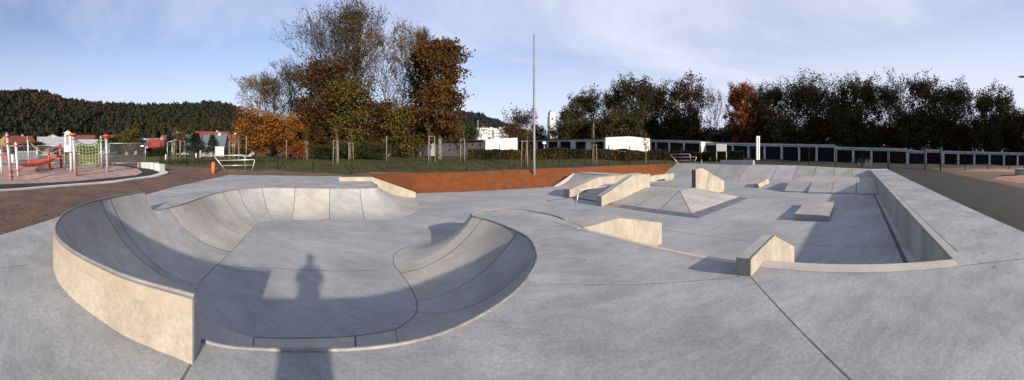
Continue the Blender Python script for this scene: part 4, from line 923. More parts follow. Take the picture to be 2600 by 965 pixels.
hedge([(1706, 47), (1760, 47), (1800, 47)], 1.5, 1.1, leafmat('leaf_redhedge', [(.016, .009, .006), (.03, .014, .009), (.045, .018, .01), (.026, .022, .01)]), 'dark reddish hedge behind the second tube rack', 4200, 3)
hedge([(1806, 46), (1850, 46), (1888, 46)], 1.5, 1.1, leafmat('leaf_darkhedge', [(.01, .013, .006), (.016, .02, .008), (.028, .025, .01)]), 'dark green hedge end behind the white sign board', 3600, 4)
# tufts of tall grass along the meadow by the cubes
mb = MB(); rg = random.Random(5)
for i in range(2600):
    x = rg.uniform(405, 700); r = rg.uniform(31, 37); g = onground(x, r); h_ = rg.uniform(.15, .5); a = rg.uniform(0, 6.28); w_ = .05
    mb.poly([(g[0]-w_*cos(a), g[1]-w_*sin(a), g[2]-.02), (g[0]+w_*cos(a), g[1]+w_*sin(a), g[2]-.02), (g[0]+rg.gauss(0, .08), g[1]+rg.gauss(0, .08), g[2]+h_)], 0, rg.random())
mb.build('tall_grass', leafmat('leaf_grass', [(.016, .026, .007), (.032, .042, .012), (.06, .055, .022)]), origin=(0, 0, 0), tint=True)['kind'] = 'stuff'
# ================================================================ FENCES
def fence(name, pts_, hgt, label, spacing=None, wires=True, posts=None, postr=.03):
    """pts_ = ground points of the posts in order"""
    e = empty(name, pts_[0], label, 'fence'); off = 0
    for i, p in enumerate(pts_):
        m = MB(); m.box((p[0], p[1], p[2]-.1), (postr*2, postr*2*1.2, hgt+.16), 0, .3); m.build('post', DKGREEN, e)
    if wires:
        m = MB()
        for a, b_ in zip(pts_, pts_[1:]):
            A = Vector(a); B = Vector(b_); n = max(1, int((B-A).length/.5))
            k = 0
            while k*.2 <= hgt-.05:
                z = Vector((0, 0, .05+k*.2)); m.tube([A+z, B+z], .0035, 3, cap=False); k += 1
            for j in range(1, n*2):
                q = A.lerp(B, j/(n*2)); m.tube([q+Vector((0, 0, .03)), q+Vector((0, 0, hgt))], .002, 3, cap=False)
        m.build('wire_mesh', DKGREEN, e)
    return e
fpx = [409, 474, 541, 620, 705, 795, 893, 992, 1092, 1186, 1269, 1348, 1421, 1486, 1545, 1599, 1647, 1690, 1728]
def fence_r(x):
    for (a, _, ra), (b_, _, rb) in zip(fence_top, fence_top[1:]):
        if a <= x <= b_: return lerp(ra, rb, (x-a)/(b_-a))
    return fence_top[0][2]+.2 if x < fence_top[0][0] else 41.5-(x-1700)*.02
fence('mesh_fence', [onground(x, fence_r(x)+.15) for x in fpx], 2.15, 'dark green wire mesh fence along the lawn behind the orange earth')
mb = MB()
for i in range(7000):
    x = rg.uniform(640, 1700); r = rg.uniform(0, 1)**.7*9+fence_v(0)*0; 
    p0 = P(x, 390, r=1); th = atan2(p0[0], p0[1])
    rf = fence_r(x)+.5
    rr_ = rf+r*1.4; g = (rr_*sin(th), rr_*cos(th)); z = H(*g); h_ = rg.uniform(.05, .2); a = rg.uniform(0, 6.28); w_ = .05
    mb.poly([(g[0]-w_*cos(a), g[1]-w_*sin(a), z-.02), (g[0]+w_*cos(a), g[1]+w_*sin(a), z-.02), (g[0]+rg.gauss(0, .06), g[1]+rg.gauss(0, .06), z+h_)], 0, rg.random())
mb.build('lawn_grass', MATS['leaf_grass'], origin=(0, 0, 0), tint=True)['kind'] = 'stuff'

pr = [1780, 1840, 1905, 1988, 2054, 2121.6, 2190, 2253]
def er_(x):
    th = (x-1300)/800; return min(60, 36.2/max(.3, cos(th-R(62.5))))
fence('mesh_fence', [onground(x, er_(x)) for x in pr], 2.0, 'dark wire mesh fence behind the far bank, in front of the garages')
fence('mesh_fence', [onground(x, r) for x, r in ((2388, 31), (2450, 31.5), (2509, 32.5), (2562, 33.5), (2600, 34), (2650, 35))], 1.7, 'low mesh fence on the bare ground right of the gate')
gt_ = empty('entrance_gate', onground(2300, 33), 'dark double gate frame standing open at the end of the asphalt path', 'gate')
a = Vector(onground(2257, 35)); b_ = Vector(onground(2349, 31.5))
for p in (a, b_): m = MB(); m.box((p.x, p.y, p.z-.1), (.1, .1, 2.15)); m.build('post', DKGREEN, gt_)
m = MB()
for z in (.12, 1.0, 1.85): m.tube([a+Vector((0, 0, z)), b_+Vector((0, 0, z))], .022, 5)
mid = a.lerp(b_, .5)
m.tube([mid+Vector((0, 0, .12)), mid+Vector((0, 0, 1.0))], .025, 5)
for k in range(1, 24): q = a.lerp(b_, k/24); m.tube([q+Vector((0, 0, .12)), q+Vector((0, 0, 1.85))], .004, 3, cap=False)
m.build('gate_leaf', DKGREEN, gt_)
g = Vector(onground(2388, 30.6)); m = MB(); m.tube([g, g+Vector((0, 0, 2.3))], .065, 8); m.box((g.x, g.y, g.z+2.3), (.16, .16, .04)); tag(m.build('gate_post', DKGREEN), 'tall thick dark post at the right side of the gate', 'post')
# construction fence panels by the playground
def mesh_panel(a, b_, hgt, label):
    A = Vector(a); B = Vector(b_); e = empty('mobile_fence', a, label, 'mesh panel', 'mobile wire panels behind the playground')
    m = MB(); U = Vector((0, 0, 1)); z0 = Vector((0, 0, .08)); z1 = Vector((0, 0, hgt))
    for p, q in ((A+z0, B+z0), (A+z1, B+z1), (A, A+z1), (B, B+z1)): m.tube([p, q], .024, 6)
    m.build('frame', STEEL, e)
    m = MB(); n = 34
    for i in range(1, n): q = A.lerp(B, i/n); m.tube([q+z0, q+z1], .004, 3, cap=False)
    for k in range(1, 10): m.tube([A+Vector((0, 0, .08+k*(hgt-.08)/10)), B+Vector((0, 0, .08+k*(hgt-.08)/10))], .004, 3, cap=False)
    m.build('wire_mesh', STEEL, e)
    for p in (A, B): m = MB(); m.box((p.x, p.y, p.z-.02), (.22, .6, .13), 0, 0.9); m.build('foot', mottled('rubber_foot', (.1, .1, .1), (.16, .16, .16), 3), e)
    return e
mesh_panel(onground(277, 30.5), onground(369, 31), 2.0, 'wire panel with bright steel frame right of the green net')
mesh_panel(onground(186, 32), onground(274, 30.8), 1.95, 'wire panel behind the green climbing net')
mesh_panel(onground(96, 33), onground(183, 32.2), 1.9, 'wire panel behind the two red posts')
mesh_panel(onground(4, 34), onground(93, 33.2), 1.9, 'wire panel behind the leftmost playground posts')
e = Vector(onground(361, 30.9)); m = MB(); m.box((e.x, e.y, e.z+1.66), (.32, .03, .12), 0, .9); tag(m.build('panel_sign', WHP), 'small white plate hanging high on the wire panel by the cubes', 'sign')

# ================================================================ PLAYGROUND
PG = 'posts of the rope climbing course'
def post(x, ybase, ytop, mat, label, rad=.085, collars=(), top=None, name='climbing_post', lean=0):
    b_ = Vector(gl(x+lean, ybase)); b_.z = H(b_.x, b_.y); r = sqrt(b_.x**2+b_.y**2); zt = EYE+(390-ytop)/800*r
    t = Vector(P(x, 390, r=r)); t.z = zt
    e = empty(name, b_, label, 'playground post', PG)
    m = MB(); m.tube([b_-Vector((0, 0, .1)), t], rad, 12); m.build('pole', mat, e)
    for f, mm in collars:
        c = b_.lerp(t, f); m = MB(); m.tube([c-Vector((0, 0, .045)), c-Vector((0, 0, .03)), c+Vector((0, 0, .03)), c+Vector((0, 0, .045))], [rad*1.35, rad*1.85, rad*1.85, rad*1.35], 12, cap=True); m.build('collar', mm, e)
    if top is not None:
        m = MB(); k = .2 if top == 2 else .1
        if top == 2: m.tube([t-Vector((0, 0, .14)), t-Vector((0, 0, .05)), t+Vector((0, 0, .04)), t+Vector((0, 0, .1))], [.1, .27, .27, .12], 12)
        else: m.tube([t, t+Vector((0, 0, .05)), t+Vector((0, 0, .09))], [rad*1.05, rad*.9, rad*.3], 12)
        m.build('cap', REDP if top == 2 else BLUEGR, e)
    return b_, t
STG = mottled('grey_post', (.3, .31, .33), (.42, .43, .45), 4, .5, metal=.3)
p0 = post(1, 435.6, 380, WHP, 'short white post cut by the photo edge with a red ring', .085, ((.25, WHP), (.78, REDP)), 1, lean=4)
p1 = post(18, 457, 341, STG, 'thick grey post with four red collars nearest the path', .1, ((.08, REDP), (.19, REDP), (.8, REDP), (.95, REDP)), 1, lean=11)
p2 = post(40, 444, 363, WHP, 'white post beside the thick grey one, holding the orange net', .09, ((.17, REDP), (.92, REDP)), 1, lean=7)
p3 = post(70, 422.5, 349, STG, 'slim grey post standing at the back of the orange net', .08, ((.97, REDP),), 1, lean=5)
p4 = post(123, 428, 379, plain('dark_red_paint', (.33, .012, .02), .4), 'shorter dark red post behind the orange net', .1, ((.4, REDP), (.9, BLUEGR), (.05, REDP)), 1, lean=4)
p5 = post(152, 425.4, 367, plain('dark_red_paint', (.33, .012, .02), .4), 'taller dark red post where the orange net ends', .1, ((.75, BLUEGR), (.9, REDP)), 1, lean=4)
p6 = post(178.5, 436, 345, WHP, 'white post tight beside the playground tower', .1, ((.55, REDP), (.95, WHP)), 1, lean=3)
p7 = post(186, 449, 342, STG, 'grey post with broad red cap and red foot collar by the tower', .1, ((.06, REDP), (.9, BLUEGR)), 2, lean=6)
p8 = post(256, 425.4, 347, STG, 'far grey post with red foot at the right of the green net', .09, ((.03, REDP), (.9, BLUEGR), (.6, BLUEGR)), 1, lean=3)
p9 = post(269.5, 437, 345, STG, 'grey post with broad red cap, last on the right', .1, ((.93, REDP), (.5, BLUEGR)), 2, lean=3.5)
def sag(a, b_, s_, n=12):
    return [Vector(a).lerp(Vector(b_), i/n)-Vector((0, 0, s_*4*(i/n)*(1-i/n))) for i in range(n+1)]
def net(name, top, bot, nu, nv, mat, label, rad=.018, cat='rope net'):
    m = MB(); n = len(top)-1
    for j in range(nv+1):
        row_ = [top[i].lerp(bot[i], j/nv) for i in range(n+1)]; m.tube(row_, rad*(1.4 if j in (0, nv) else 1), 4, cap=False)
    for i in range(nu+1):
        q = i/nu*n; k = min(int(q), n-1); a = top[k].lerp(top[k+1], q-k); b_ = bot[k].lerp(bot[k+1], q-k); m.tube([a, b_], rad*(1.4 if i in (0, nu) else 1), 4, cap=False)
    return tag(m.build(name, mat), label, cat)
up = lambda p, f: p[0].lerp(p[1], f)
# green net in a thin green frame
nr_ = 27.5
A = Vector(P(193, 366, r=nr_)); B = Vector(P(250, 366, r=nr_+.6)); A2 = Vector(P(195, 417, r=nr_)); B2 = Vector(P(251, 417, r=nr_+.6))
net('climbing_net', sag(A, B, .18), sag(A2, B2, .03), 7, 6, GRNR, 'upright square-meshed green climbing net', .022)
m = MB(); m.tube(sag(up(p7, .93), up(p8, .95), .5), .03, 4); m.tube(sag(up(p7, .86), up(p8, .86), .45), .03, 4)
for i in range(9):
    f = (i+.5)/9; a = up(p7, .93).lerp(up(p8, .95), f)-Vector((0, 0, .5*4*f*(1-f))); c = up(p7, .86).lerp(up(p8, .86), (i+1)/9.5)-Vector((0, 0, .45*4*f*(1-f))); m.tube([a, c], .025, 4)
m.tube(sag(up(p8, .9), up(p9, .95), .15), .025, 4)
tag(m.build('rope_bridge', GRNR), 'sagging green double rope above the square green net', 'rope')
m = MB(); m.tube(sag(up(p1, .97), Vector(P(-60, 372, r=19)), .2), .04, 4); m.tube(sag(up(p1, .93), Vector(P(-60, 378, r=19)), .2), .03, 4); tag(m.build('climbing_rope', GRNR), 'bright green rope leaving the picture from the thick grey post', 'rope')
GR2 = plain('dull_green_rope', (.25, .3, .16), .7)
m = MB()
for (a, b_, s_) in ((up(p2, .9), up(p3, .97), .25), (up(p3, .97), up(p4, .95), .5), (up(p3, .95), up(p7, .93), 1.1), (up(p4, .7), up(p6, .5), .3)): m.tube(sag(a, b_, s_), .018, 4)
tag(m.build('hand_rope', GR2), 'thin dull green hand ropes linking the posts above the orange net', 'rope')
# orange hammock net
a0_, a1_ = up(p2, .45), up(p2, .2); b0_, b1_ = up(p5, .62), up(p5, .55)
far = Vector((p3[0].x, p3[0].y, 0))-Vector((p2[0].x, p2[0].y, 0))
m = MB(); n = 14
rows = []
for j in range(7):
    s0 = Vector(a0_).lerp(Vector(up(p3, .3)), j/6)-Vector((0, 0, .15+.35*sin(pi*j/6))); rows.append(sag(s0, Vector(b1_).lerp(Vector(b0_), j/6), .28+.1*sin(pi*j/6), n))
for r0 in rows: m.tube(r0, .03, 4)
for i in range(0, n+1):
    m.tube([rows[j][i] for j in range(7)], .024, 4, cap=False)
for i in range(n):
    for j in range(6): m.tube([rows[j][i], rows[j+1][i+1]], .018, 3, cap=False)
m.tube([a1_, rows[0][0]], .03, 4); m.tube([up(p3, .05), rows[6][0]], .03, 4); m.tube(sag(a1_, rows[0][5], .05), .025, 4); m.tube([up(p3, .3), rows[6][0]], .03, 4)
tag(m.build('hammock_net', ORP), 'orange rope hammock net slung low between the posts', 'rope net')
m = MB(); a_ = up(p0, .75); m.tube([a_, a_+Vector((.5, .3, .12)), a_+Vector((1.0, .5, -.15)), a_+Vector((.3, .2, -.28)), a_], .05, 5); tag(m.build('rope_loop', REDP), 'red rope loop at the short white post by the photo edge', 'rope')
# tower panel
e = Vector(gl(172, 432)); e.z = H(e.x, e.y); rr_ = sqrt(e.x**2+e.y**2)
tw = empty('play_tower', e, 'narrow white house-shaped play tower with a slotted window', 'play tower')
th = (172-1300)/800; ax = Vector((cos(th), -sin(th), 0)); bx = Vector((sin(th), cos(th), 0)); zc = lambda y: EYE+(390-y)/800*rr_
def tp_(s_, d, y): q = e+ax*s_+bx*d; return (q.x, q.y, zc(y))
m = MB()
for s_ in (-.26, .13):
    m.prism([tp_(s_, 0, 386), tp_(s_+.13, 0, 386), tp_(s_+.13, .5, 386), tp_(s_, .5, 386)], [tp_(s_, 0, 340), tp_(s_+.13, 0, 340), tp_(s_+.13, .5, 340), tp_(s_, .5, 340)])
m.prism([tp_(-.3, -.02, 386), tp_(.3, -.02, 386), tp_(.3, .52, 386), tp_(-.3, .52, 386)], [tp_(-.3, -.02, 368), tp_(.3, -.02, 368), tp_(.3, .52, 368), tp_(-.3, .52, 368)])
m.prism([tp_(-.26, 0, 342.5), tp_(.26, 0, 342.5), tp_(.26, .5, 342.5), tp_(-.26, .5, 342.5)], [tp_(-.26, 0, 339), tp_(.26, 0, 339), tp_(.26, .5, 339), tp_(-.26, .5, 339)])
m.build('wall', WHP, tw)
m = MB(); m.prism([tp_(-.33, -.05, 339), tp_(.33, -.05, 339), tp_(.33, .55, 339), tp_(-.33, .55, 339)], [tp_(-.02, .2, 331), tp_(.02, .2, 331), tp_(.02, .3, 331), tp_(-.02, .3, 331)]); m.build('roof', plain('light_grey_paint', (.5, .52, .55), .5), tw)
m = MB()
for s_ in (-.07, .02): m.prism([tp_(s_, .05, 368), tp_(s_+.04, .05, 368), tp_(s_+.04, .1, 368), tp_(s_, .1, 368)], [tp_(s_, .05, 342), tp_(s_+.04, .05, 342), tp_(s_+.04, .1, 342), tp_(s_, .1, 342)])
m.build('window_bar', BLUEGR, tw)
for s_ in (-.24, .24): 
    m = MB(); q = e+ax*s_+bx*.25; m.tube([(q.x, q.y, e.z-.1), (q.x, q.y, zc(386))], .045, 8); m.build('leg', BLUEGR, tw)
# concrete cubes
cu = [(358, 424, .50, 'concrete cube at the far end of the row of cubes by the curb'), (369, 425.6, .52, 'second concrete cube from the far end of the row'), (380, 427.4, .52, 'middle concrete cube of the row by the curb'), (391.5, 429.5, .54, 'second nearest concrete cube in the row by the curb'), (405.5, 433, .58, 'nearest and biggest looking concrete cube of the row')]
for x, y, s_, lab in cu:
    g = Vector(gl(x, y)); g.z = H(g.x, g.y); m = MB(); m.box((g.x, g.y, g.z-.03), (s_, s_, s_*.98), 0, .9+x*.01)
    tag(m.build('concrete_cube', mottled('cube_concrete', (.4, .39, .36), (.5, .49, .46), 2, .85), bevel=.02), lab, 'seat cube', 'concrete seat cubes by the curb')
# bollard
g = Vector(P(541.5, 438.5, r=25.2)); g.z = H(g.x, g.y); e = empty('bollard', g, 'stout orange-red bollard beside the tube rack', 'bollard')
m = MB(); m.tube([g-Vector((0, 0, .1)), g+Vector((0, 0, .84))], .15, 16); m.build('body', mottled('bollard_paint', (.5, .09, .03), (.62, .12, .04), 3, .5), e)
m = MB(); m.tube([g+Vector((0, 0, .841)), g+Vector((0, 0, .87)), g+Vector((0, 0, .885))], [.155, .14, .05], 16); m.build('cap', plain('bollard_cap', (.45, .1, .05), .6), e)
# tube racks
def rack(x0, x1, r, hgt, label, f):
    a = Vector(onground(x0, r)); b_ = Vector(onground(x1, r)); d = b_-a; z = lambda h: Vector((0, 0, h*hgt))
    e = empty('tube_rack', a.lerp(b_, .5), label, 'tube rack', 'welded tube racks')
    A = lambda s_, h: a+d*s_+z(h)
    m = MB(); m.tube([A(.32, 0)-z(.05), A(.0, .98)], .036, 8); m.build('leg', STEEL, e)
    m = MB(); m.tube([A(0, .98), A(.68, 1.0), A(.72, .98), A(.745, .92), A(.75, .8), A(.755, .08)-z(.08)], .032, 8); m.build('tube', STEEL, e)
    m = MB(); m.tube([A(.09, .68), A(.97, .7), A(.985, .67), A(.96, .35), A(.925, .04)], .032, 8); m.build('tube', STEEL, e)
    m = MB(); m.tube([A(.2, .36), A(.95, .36)], .028, 8); m.build('tube', STEEL, e)
rack(543, 648, 25.6, 1.3, 'welded galvanised tube rack on the brown earth beside the orange bollard', 1)
rack(1702, 1769, 39.0, 1.2, 'welded galvanised tube rack at the end of the orange earth bank', 1)

# ================================================================ STREET FURNITURE
g = Vector(P(1356, 441.5, r=26.0)); g.z = hz(g.x, g.y)
e = empty('light_pole', g, 'very tall slim grey light pole rising from the orange earth', 'pole')
zt = EYE+(390-86)/800*26.0
m = MB(); m.tube([g-Vector((0, 0, .5)), g+Vector((0, 0, .9)), (g.x, g.y, zt)], [.12, .115, .05], 14); m.build('mast', mottled('galv_mast', (.15, .145, .14), (.22, .215, .21), 3, .6, metal=.2), e)
m = MB(); m.tube([(g.x, g.y, zt), (g.x, g.y, zt+.35)], .012, 6); m.build('tip_rod', STEEL, e)
# white info column
g = Vector(onground(1924.5, 36.8)); zt = EYE+(390-345.6)/800*36.8; zb = EYE+(390-406)/800*36.8
e = empty('info_column', g, 'tall narrow white panel on a black stake behind the far bank', 'column'); th = (1924.5-1300)/800
ax = Vector((cos(th), -sin(th), 0)); rz = -th
m = MB(); rz = -th+.55; m.box((g.x, g.y, zb), (.46, .12, zt-zb), 0, rz); m.build('panel', WHP, e, bevel=.01)
bx = Vector((-sin(rz), cos(rz), 0)); q = g-bx*.065
m = MB(); m.box((q.x, q.y, zb+.06), (.07, .02, zt-zb-.3), 0, rz); m.build('slot', BLK, e)
m = MB(); m.tube([g-Vector((0, 0, .2)), (g.x, g.y, zb+.02)], .05, 8); m.build('stake', BLK, e)
# white sign board
e0 = Vector(onground(1832, 38.5)); e = empty('sign_board', e0, 'white notice board on two thin legs behind the bench block', 'sign'); th = (1832-1300)/800; ax = Vector((cos(th), -sin(th), 0)); bx = Vector((sin(th), cos(th), 0))
zb = EYE+(390-384)/800*38.5; zt = EYE+(390-365.6)/800*38.5
m = MB(); m.box((e0.x, e0.y, zb), (1.26, .05, zt-zb), 0, -th); m.build('board', WHP, e)
m = MB(); q = e0-bx*.028
for k in range(3): m.box((q.x, q.y, zb+.2+k*.28), (1.1, .006, .03), 0, -th)
m.build('faint_lines', plain('pale_line', (.5, .5, .5), .6), e)
for s_ in (-.6, .6): q = e0+ax*s_; m = MB(); m.tube([(q.x, q.y, e0.z-.2), (q.x, q.y, zb+.3)], .03, 6); m.build('leg', STEEL, e)
g = Vector(onground(1781, 38)); m = MB(); m.box((g.x, g.y, g.z), (.12, .12, .55)); tag(m.build('marker_post', plain('green_marker', (.04, .16, .12), .5)), 'tiny green-white marker post right of the far tube rack', 'post')
# thin mast and tiny sign before the garages
g = Vector(onground(1213.5, 58)); m = MB(); m.tube([g, g+Vector((0, 0, EYE+(390-305)/800*58-g.z))], .07, 6); tag(m.build('mast', STEEL), 'thin mast in front of the distant white town houses', 'mast')
g = Vector(onground(1382, 43)); e = empty('small_sign', g, 'small white sign on a post before the brown garage door', 'sign'); zt = EYE+(390-361)/800*43
m = MB(); m.tube([g, (g.x, g.y, zt)], .04, 6); m.build('post', STEEL, e); m = MB(); m.box((g.x, g.y-.05, zt-.25), (.45, .03, .32), 0, -.1); m.build('plate', WHP, e)
g = Vector(onground(1507, 57)); m = MB(); m.tube([g, g+Vector((0, 0, EYE+(390-304)/800*57-g.z))], [.14, .1], 8); tag(m.build('wooden_mast', WOOD), 'pale wooden mast rising in front of the dark trees', 'mast')
# street lamp poking in at the right edge
g = Vector(onground(2655, 26)); zt = EYE+(390-197)/800*26; e = empty('street_lamp', g, 'street lamp whose dark arm just reaches in at the right edge of the sky', 'street lamp')
m = MB(); m.tube([g-Vector((0, 0, .1)), (g.x, g.y, zt-.4)], [.09, .05], 10); m.build('pole', plain('lamp_grey', (.12, .12, .13), .5, .5), e)
c = Vector(P(2588, 195, r=26)); m = MB(); m.tube([(g.x, g.y, zt-.42), (g.x, g.y, zt-.15), tuple(Vector((g.x, g.y, zt)).lerp(c, .45)), tuple(c)], [.05, .05, .04, .04], 8); m.build('arm', MATS['lamp_grey'], e)
d = (c-Vector((g.x, g.y, zt))); d.z = 0; d.normalize(); m = MB(); m.tube([c-d*.55, c-d*.2, c+d*.1], [.06, .1, .04], 8); m.build('lamp_head', MATS['lamp_grey'], e)
# box at the right edge
g = Vector(P(2593, 442, r=24.5)); g.z = H(g.x, g.y); m = MB(); m.box((g.x, g.y, g.z), (1.1, .7, .42), 0, .3); m.box((g.x, g.y, g.z+.42), (1.16, .76, .05), 0, .3); tag(m.build('planter_box', mottled('box_grey', (.2, .22, .22), (.27, .29, .29), 2), bevel=.01), 'low grey box on the bare ground at the right frame edge', 'box')
# bicycles
def bicycle(x, r, rz, label, first):
    if first is None:
        e = empty('bicycle', (0, 0, 0), label, 'bicycle', 'bicycles parked behind the fence')
        for s_ in (-.52, .52):
            m = MB(); ring = [(s_+.33*cos(2*pi*k/20), 0, .35+.33*sin(2*pi*k/20)) for k in range(21)]; m.tube(ring, .022, 5, cap=False); w = m.build('wheel', BLK, e)
            m = MB(); [m.tube([(s_, 0, .35), (s_+.32*cos(2*pi*k/10), 0, .35+.32*sin(2*pi*k/10))], .004, 3, cap=False) for k in range(10)]; m.tube([(s_, -.04, .35), (s_, .04, .35)], .03, 6); m.build('spokes', STEEL, w)
        m = MB(); bbk = (-.08, 0, .3); st = (-.2, 0, .82); hd = (.36, 0, .85)
        for p, q in ((bbk, st), (bbk, (.38, 0, .74)), (st, hd), (bbk, (-.52, 0, .35)), (st, (-.52, 0, .35)), (hd, (.38, 0, .7)), ((.38, 0, .7), (.52, 0, .35)), (hd, (.34, 0, 1.0))): m.tube([p, q], .02, 6)
        m.build('frame', plain('bike_paint', (.06, .09, .14), .4), e)
        m = MB(); m.tube([(.42, -.28, 1.02), (.34, -.1, 1.0), (.34, .1, 1.0), (.42, .28, 1.02)], .015, 6); m.build('handlebar', BLK, e)
        m = MB(); m.tube([(-.2, 0, .82), (-.23, 0, .95)], .015, 6); m.tube([(-.38, 0, .97), (-.25, 0, .98), (-.08, 0, .96)], [.07, .06, .02], 8); m.build('saddle', BLK, e)
        m = MB(); m.tube([(-.08, -.1, .2), (-.08, -.05, .3), (-.08, .05, .3), (-.08, .1, .4)], .015, 5); m.build('pedals', BLK, e)
    else: e = copy_tree(first); e['label'] = label
    g = onground(x, r); e.location = g; e.rotation_euler[2] = rz; return e
b1 = bicycle(2173, 37.0, -.95, 'left one of the dark bicycles parked behind the far bank', None)
bicycle(2192, 36.9, -1.1, 'middle one of the dark bicycles parked behind the far bank', b1); bicycle(2203, 37.3, -.2, 'right one of the dark bicycles, turned more end-on', b1)

# ================================================================ GARAGES
def garage_block(ax_, ay, units, depth, label, roofh, mats=GREYPL, side=None, base_drop=.3, fascia=.35):
    """ax_: function s -> (x,y,zbase,ztop) along the facade; units = list of (s0,s1) door openings; side = outward depth vector"""
    pass
def wallpt(x, D_, n_deg):
    th = (x-1300)/800; r = D_/cos(th-R(n_deg)); return (r*sin(th), r*cos(th), r)
def garage_row(D_, nd, xs, roof, base, label, wallmat, door_ids, depth=6, end=False, group=None, gable=None, gap=.3):
    """xs: bearings of the pillar centres along the facade; roof/base: y at the first and last bearing"""
    nv = Vector((sin(R(nd)), cos(R(nd)), 0))
    pts_ = []
    for x in xs:
        px, py, r = wallpt(x, D_, nd); t = (x-xs[0])/(xs[-1]-xs[0]); yr = lerp(roof[0], roof[1], t); yb = lerp(base[0], base[1], t)
        pts_.append((Vector((px, py, 0)), EYE+(390-yb)/800*r, EYE+(390-yr)/800*r))
    e = empty('garage_block', (pts_[0][0].x, pts_[0][0].y, pts_[0][1]), label, 'garage', group)
    mw = MB(); mr = MB()
    for i in range(len(pts_)-1):
        (A, za, ta), (B, zb, tb) = pts_[i], pts_[i+1]; d = (B-A); L = d.length; d = d/L
        hw = .16
        # lintel above the door, set between the pillars
        lt = .32
        for (C, zc_, tc) in ((A, za, ta),)+(((B, zb, tb),) if i == len(pts_)-2 else ()):
            q = [C-d*hw, C+d*hw, C+d*hw+nv*.25, C-d*hw+nv*.25]; mw.prism([(v.x, v.y, zc_-.3) for v in q], [(v.x, v.y, tc-.14) for v in q])
        a_, b_ = A+d*(hw+.002)+nv*.03, B-d*(hw+.002)+nv*.03
        q = [a_, b_, b_+nv*.2, a_+nv*.2]; zz = [ta, tb, tb, ta]
        mw.prism([(v.x, v.y, z-lt-.14) for v, z in zip(q, zz)], [(v.x, v.y, z-.14) for v, z in zip(q, zz)])
        # body behind
        q = [A+nv*.27, B+nv*.27, B+nv*depth, A+nv*depth]; zb_ = [za, zb, zb, za]
        mw.prism([(v.x, v.y, z-.5) for v, z in zip(q, zb_)], [(v.x, v.y, z-.145) for v, z in zip(q, zz)])
        # roof edge
        q = [A-nv*.12, B-nv*.12, B+nv*(depth+.1), A+nv*(depth+.1)]
        mr.prism([(v.x, v.y, z-.14) for v, z in zip(q, zz)], [(v.x, v.y, z-.02) for v, z in zip(q, zz)])
        # door
        di = door_ids[i % len(door_ids)]
        if di is not None:
            md = MB(); q = [a_+nv*.1, b_+nv*.1, b_+nv*.14, a_+nv*.14]; md.prism([(v.x, v.y, z-.25) for v, z in zip(q, zb_)], [(v.x, v.y, z-lt-.145) for v, z in zip(q, zz)])
            n = 7
            for k in range(1, n):
                c = a_.lerp(b_, k/n)+nv*.09; md.box((c.x, c.y, lerp(za, zb, .5)-.1), (.03, .03, min(ta, tb)-lt-.25-lerp(za, zb, .5)), 0, -R(nd))
            dd = md.build('door', DOORM[di], e)
            md = MB(); c = a_.lerp(b_, .5)+nv*.06; md.box((c.x, c.y, lerp(za, zb, .5)+.95), (.03, .03, .09), 0, -R(nd)); md.build('handle', BLUEGR, dd)
    mw.build('wall', wallmat, e); mr.build('roof', ROOFT, e)
    # pale fascia along the roof edge
    mf = MB()
    for i in range(len(pts_)-1):
        (A, za, ta), (B, zb, tb) = pts_[i], pts_[i+1]; q = [A-nv*.16, B-nv*.16, B-nv*.122, A-nv*.122]; zz = [ta, tb, tb, ta]
        mf.prism([(v.x, v.y, z-.2) for v, z in zip(q, zz)], [(v.x, v.y, z) for v, z in zip(q, zz)])
    mf.build('fascia', GREYPL, e)
    return e
GG = 'rows of garages across the far side'
s4 = lambda X: 1750+X/2.583
garage_row(48, 65.5, [s4(X) for X in (85, 185, 285, 388, 493, 605, 720, 835, 957)], (361.5, 367.5), (400, 406.5), 'long garage block with eight dark doors behind the sign board and white column', GREYPL, [1, 1, 2, 2, 2, 2, 0, 2], group=GG)
garage_row(48.2, 65.5, [s4(X) for X in (962, 1075, 1195, 1308, 1430)], (372.8, 377.3), (409.5, 415), 'block of four maroon garage doors right of the step, above the bicycles', GREYPL, [0, 2, 0, 0], group=GG)
garage_row(48.6, 65.5, [s4(X) for X in (1435, 1547)], (381.5, 382.5), (415, 416.5), 'single low garage door seen through the gate', GREYPL, [2], group=GG)
garage_row(48.3, 65.5, [s4(X) for X in (1551, 1662)], (379.5, 380.5), (416.5, 418), 'single garage with a raised white roof edge right of the gate', GREYPL, [0], group=GG)
garage_row(48.7, 65.5, [s4(X) for X in (1668, 1765, 1870, 1970, 2065, 2155, 2245, 2335)], (383, 389), (418, 420.5), 'long low garage block running out at the right frame edge', GREYPL, [0, 0, 2, 2, 0, 2, 0], group=GG)
# block left of it, and the two whitewashed blocks
garage_row(46, 65.5, [1652, 1665, 1699, 1736, 1778], (354.5, 357.5), (398, 398.5), 'short garage block of three dark doors right of the big white gable', GREYPL, [2, 3, 1, 2], group=GG)
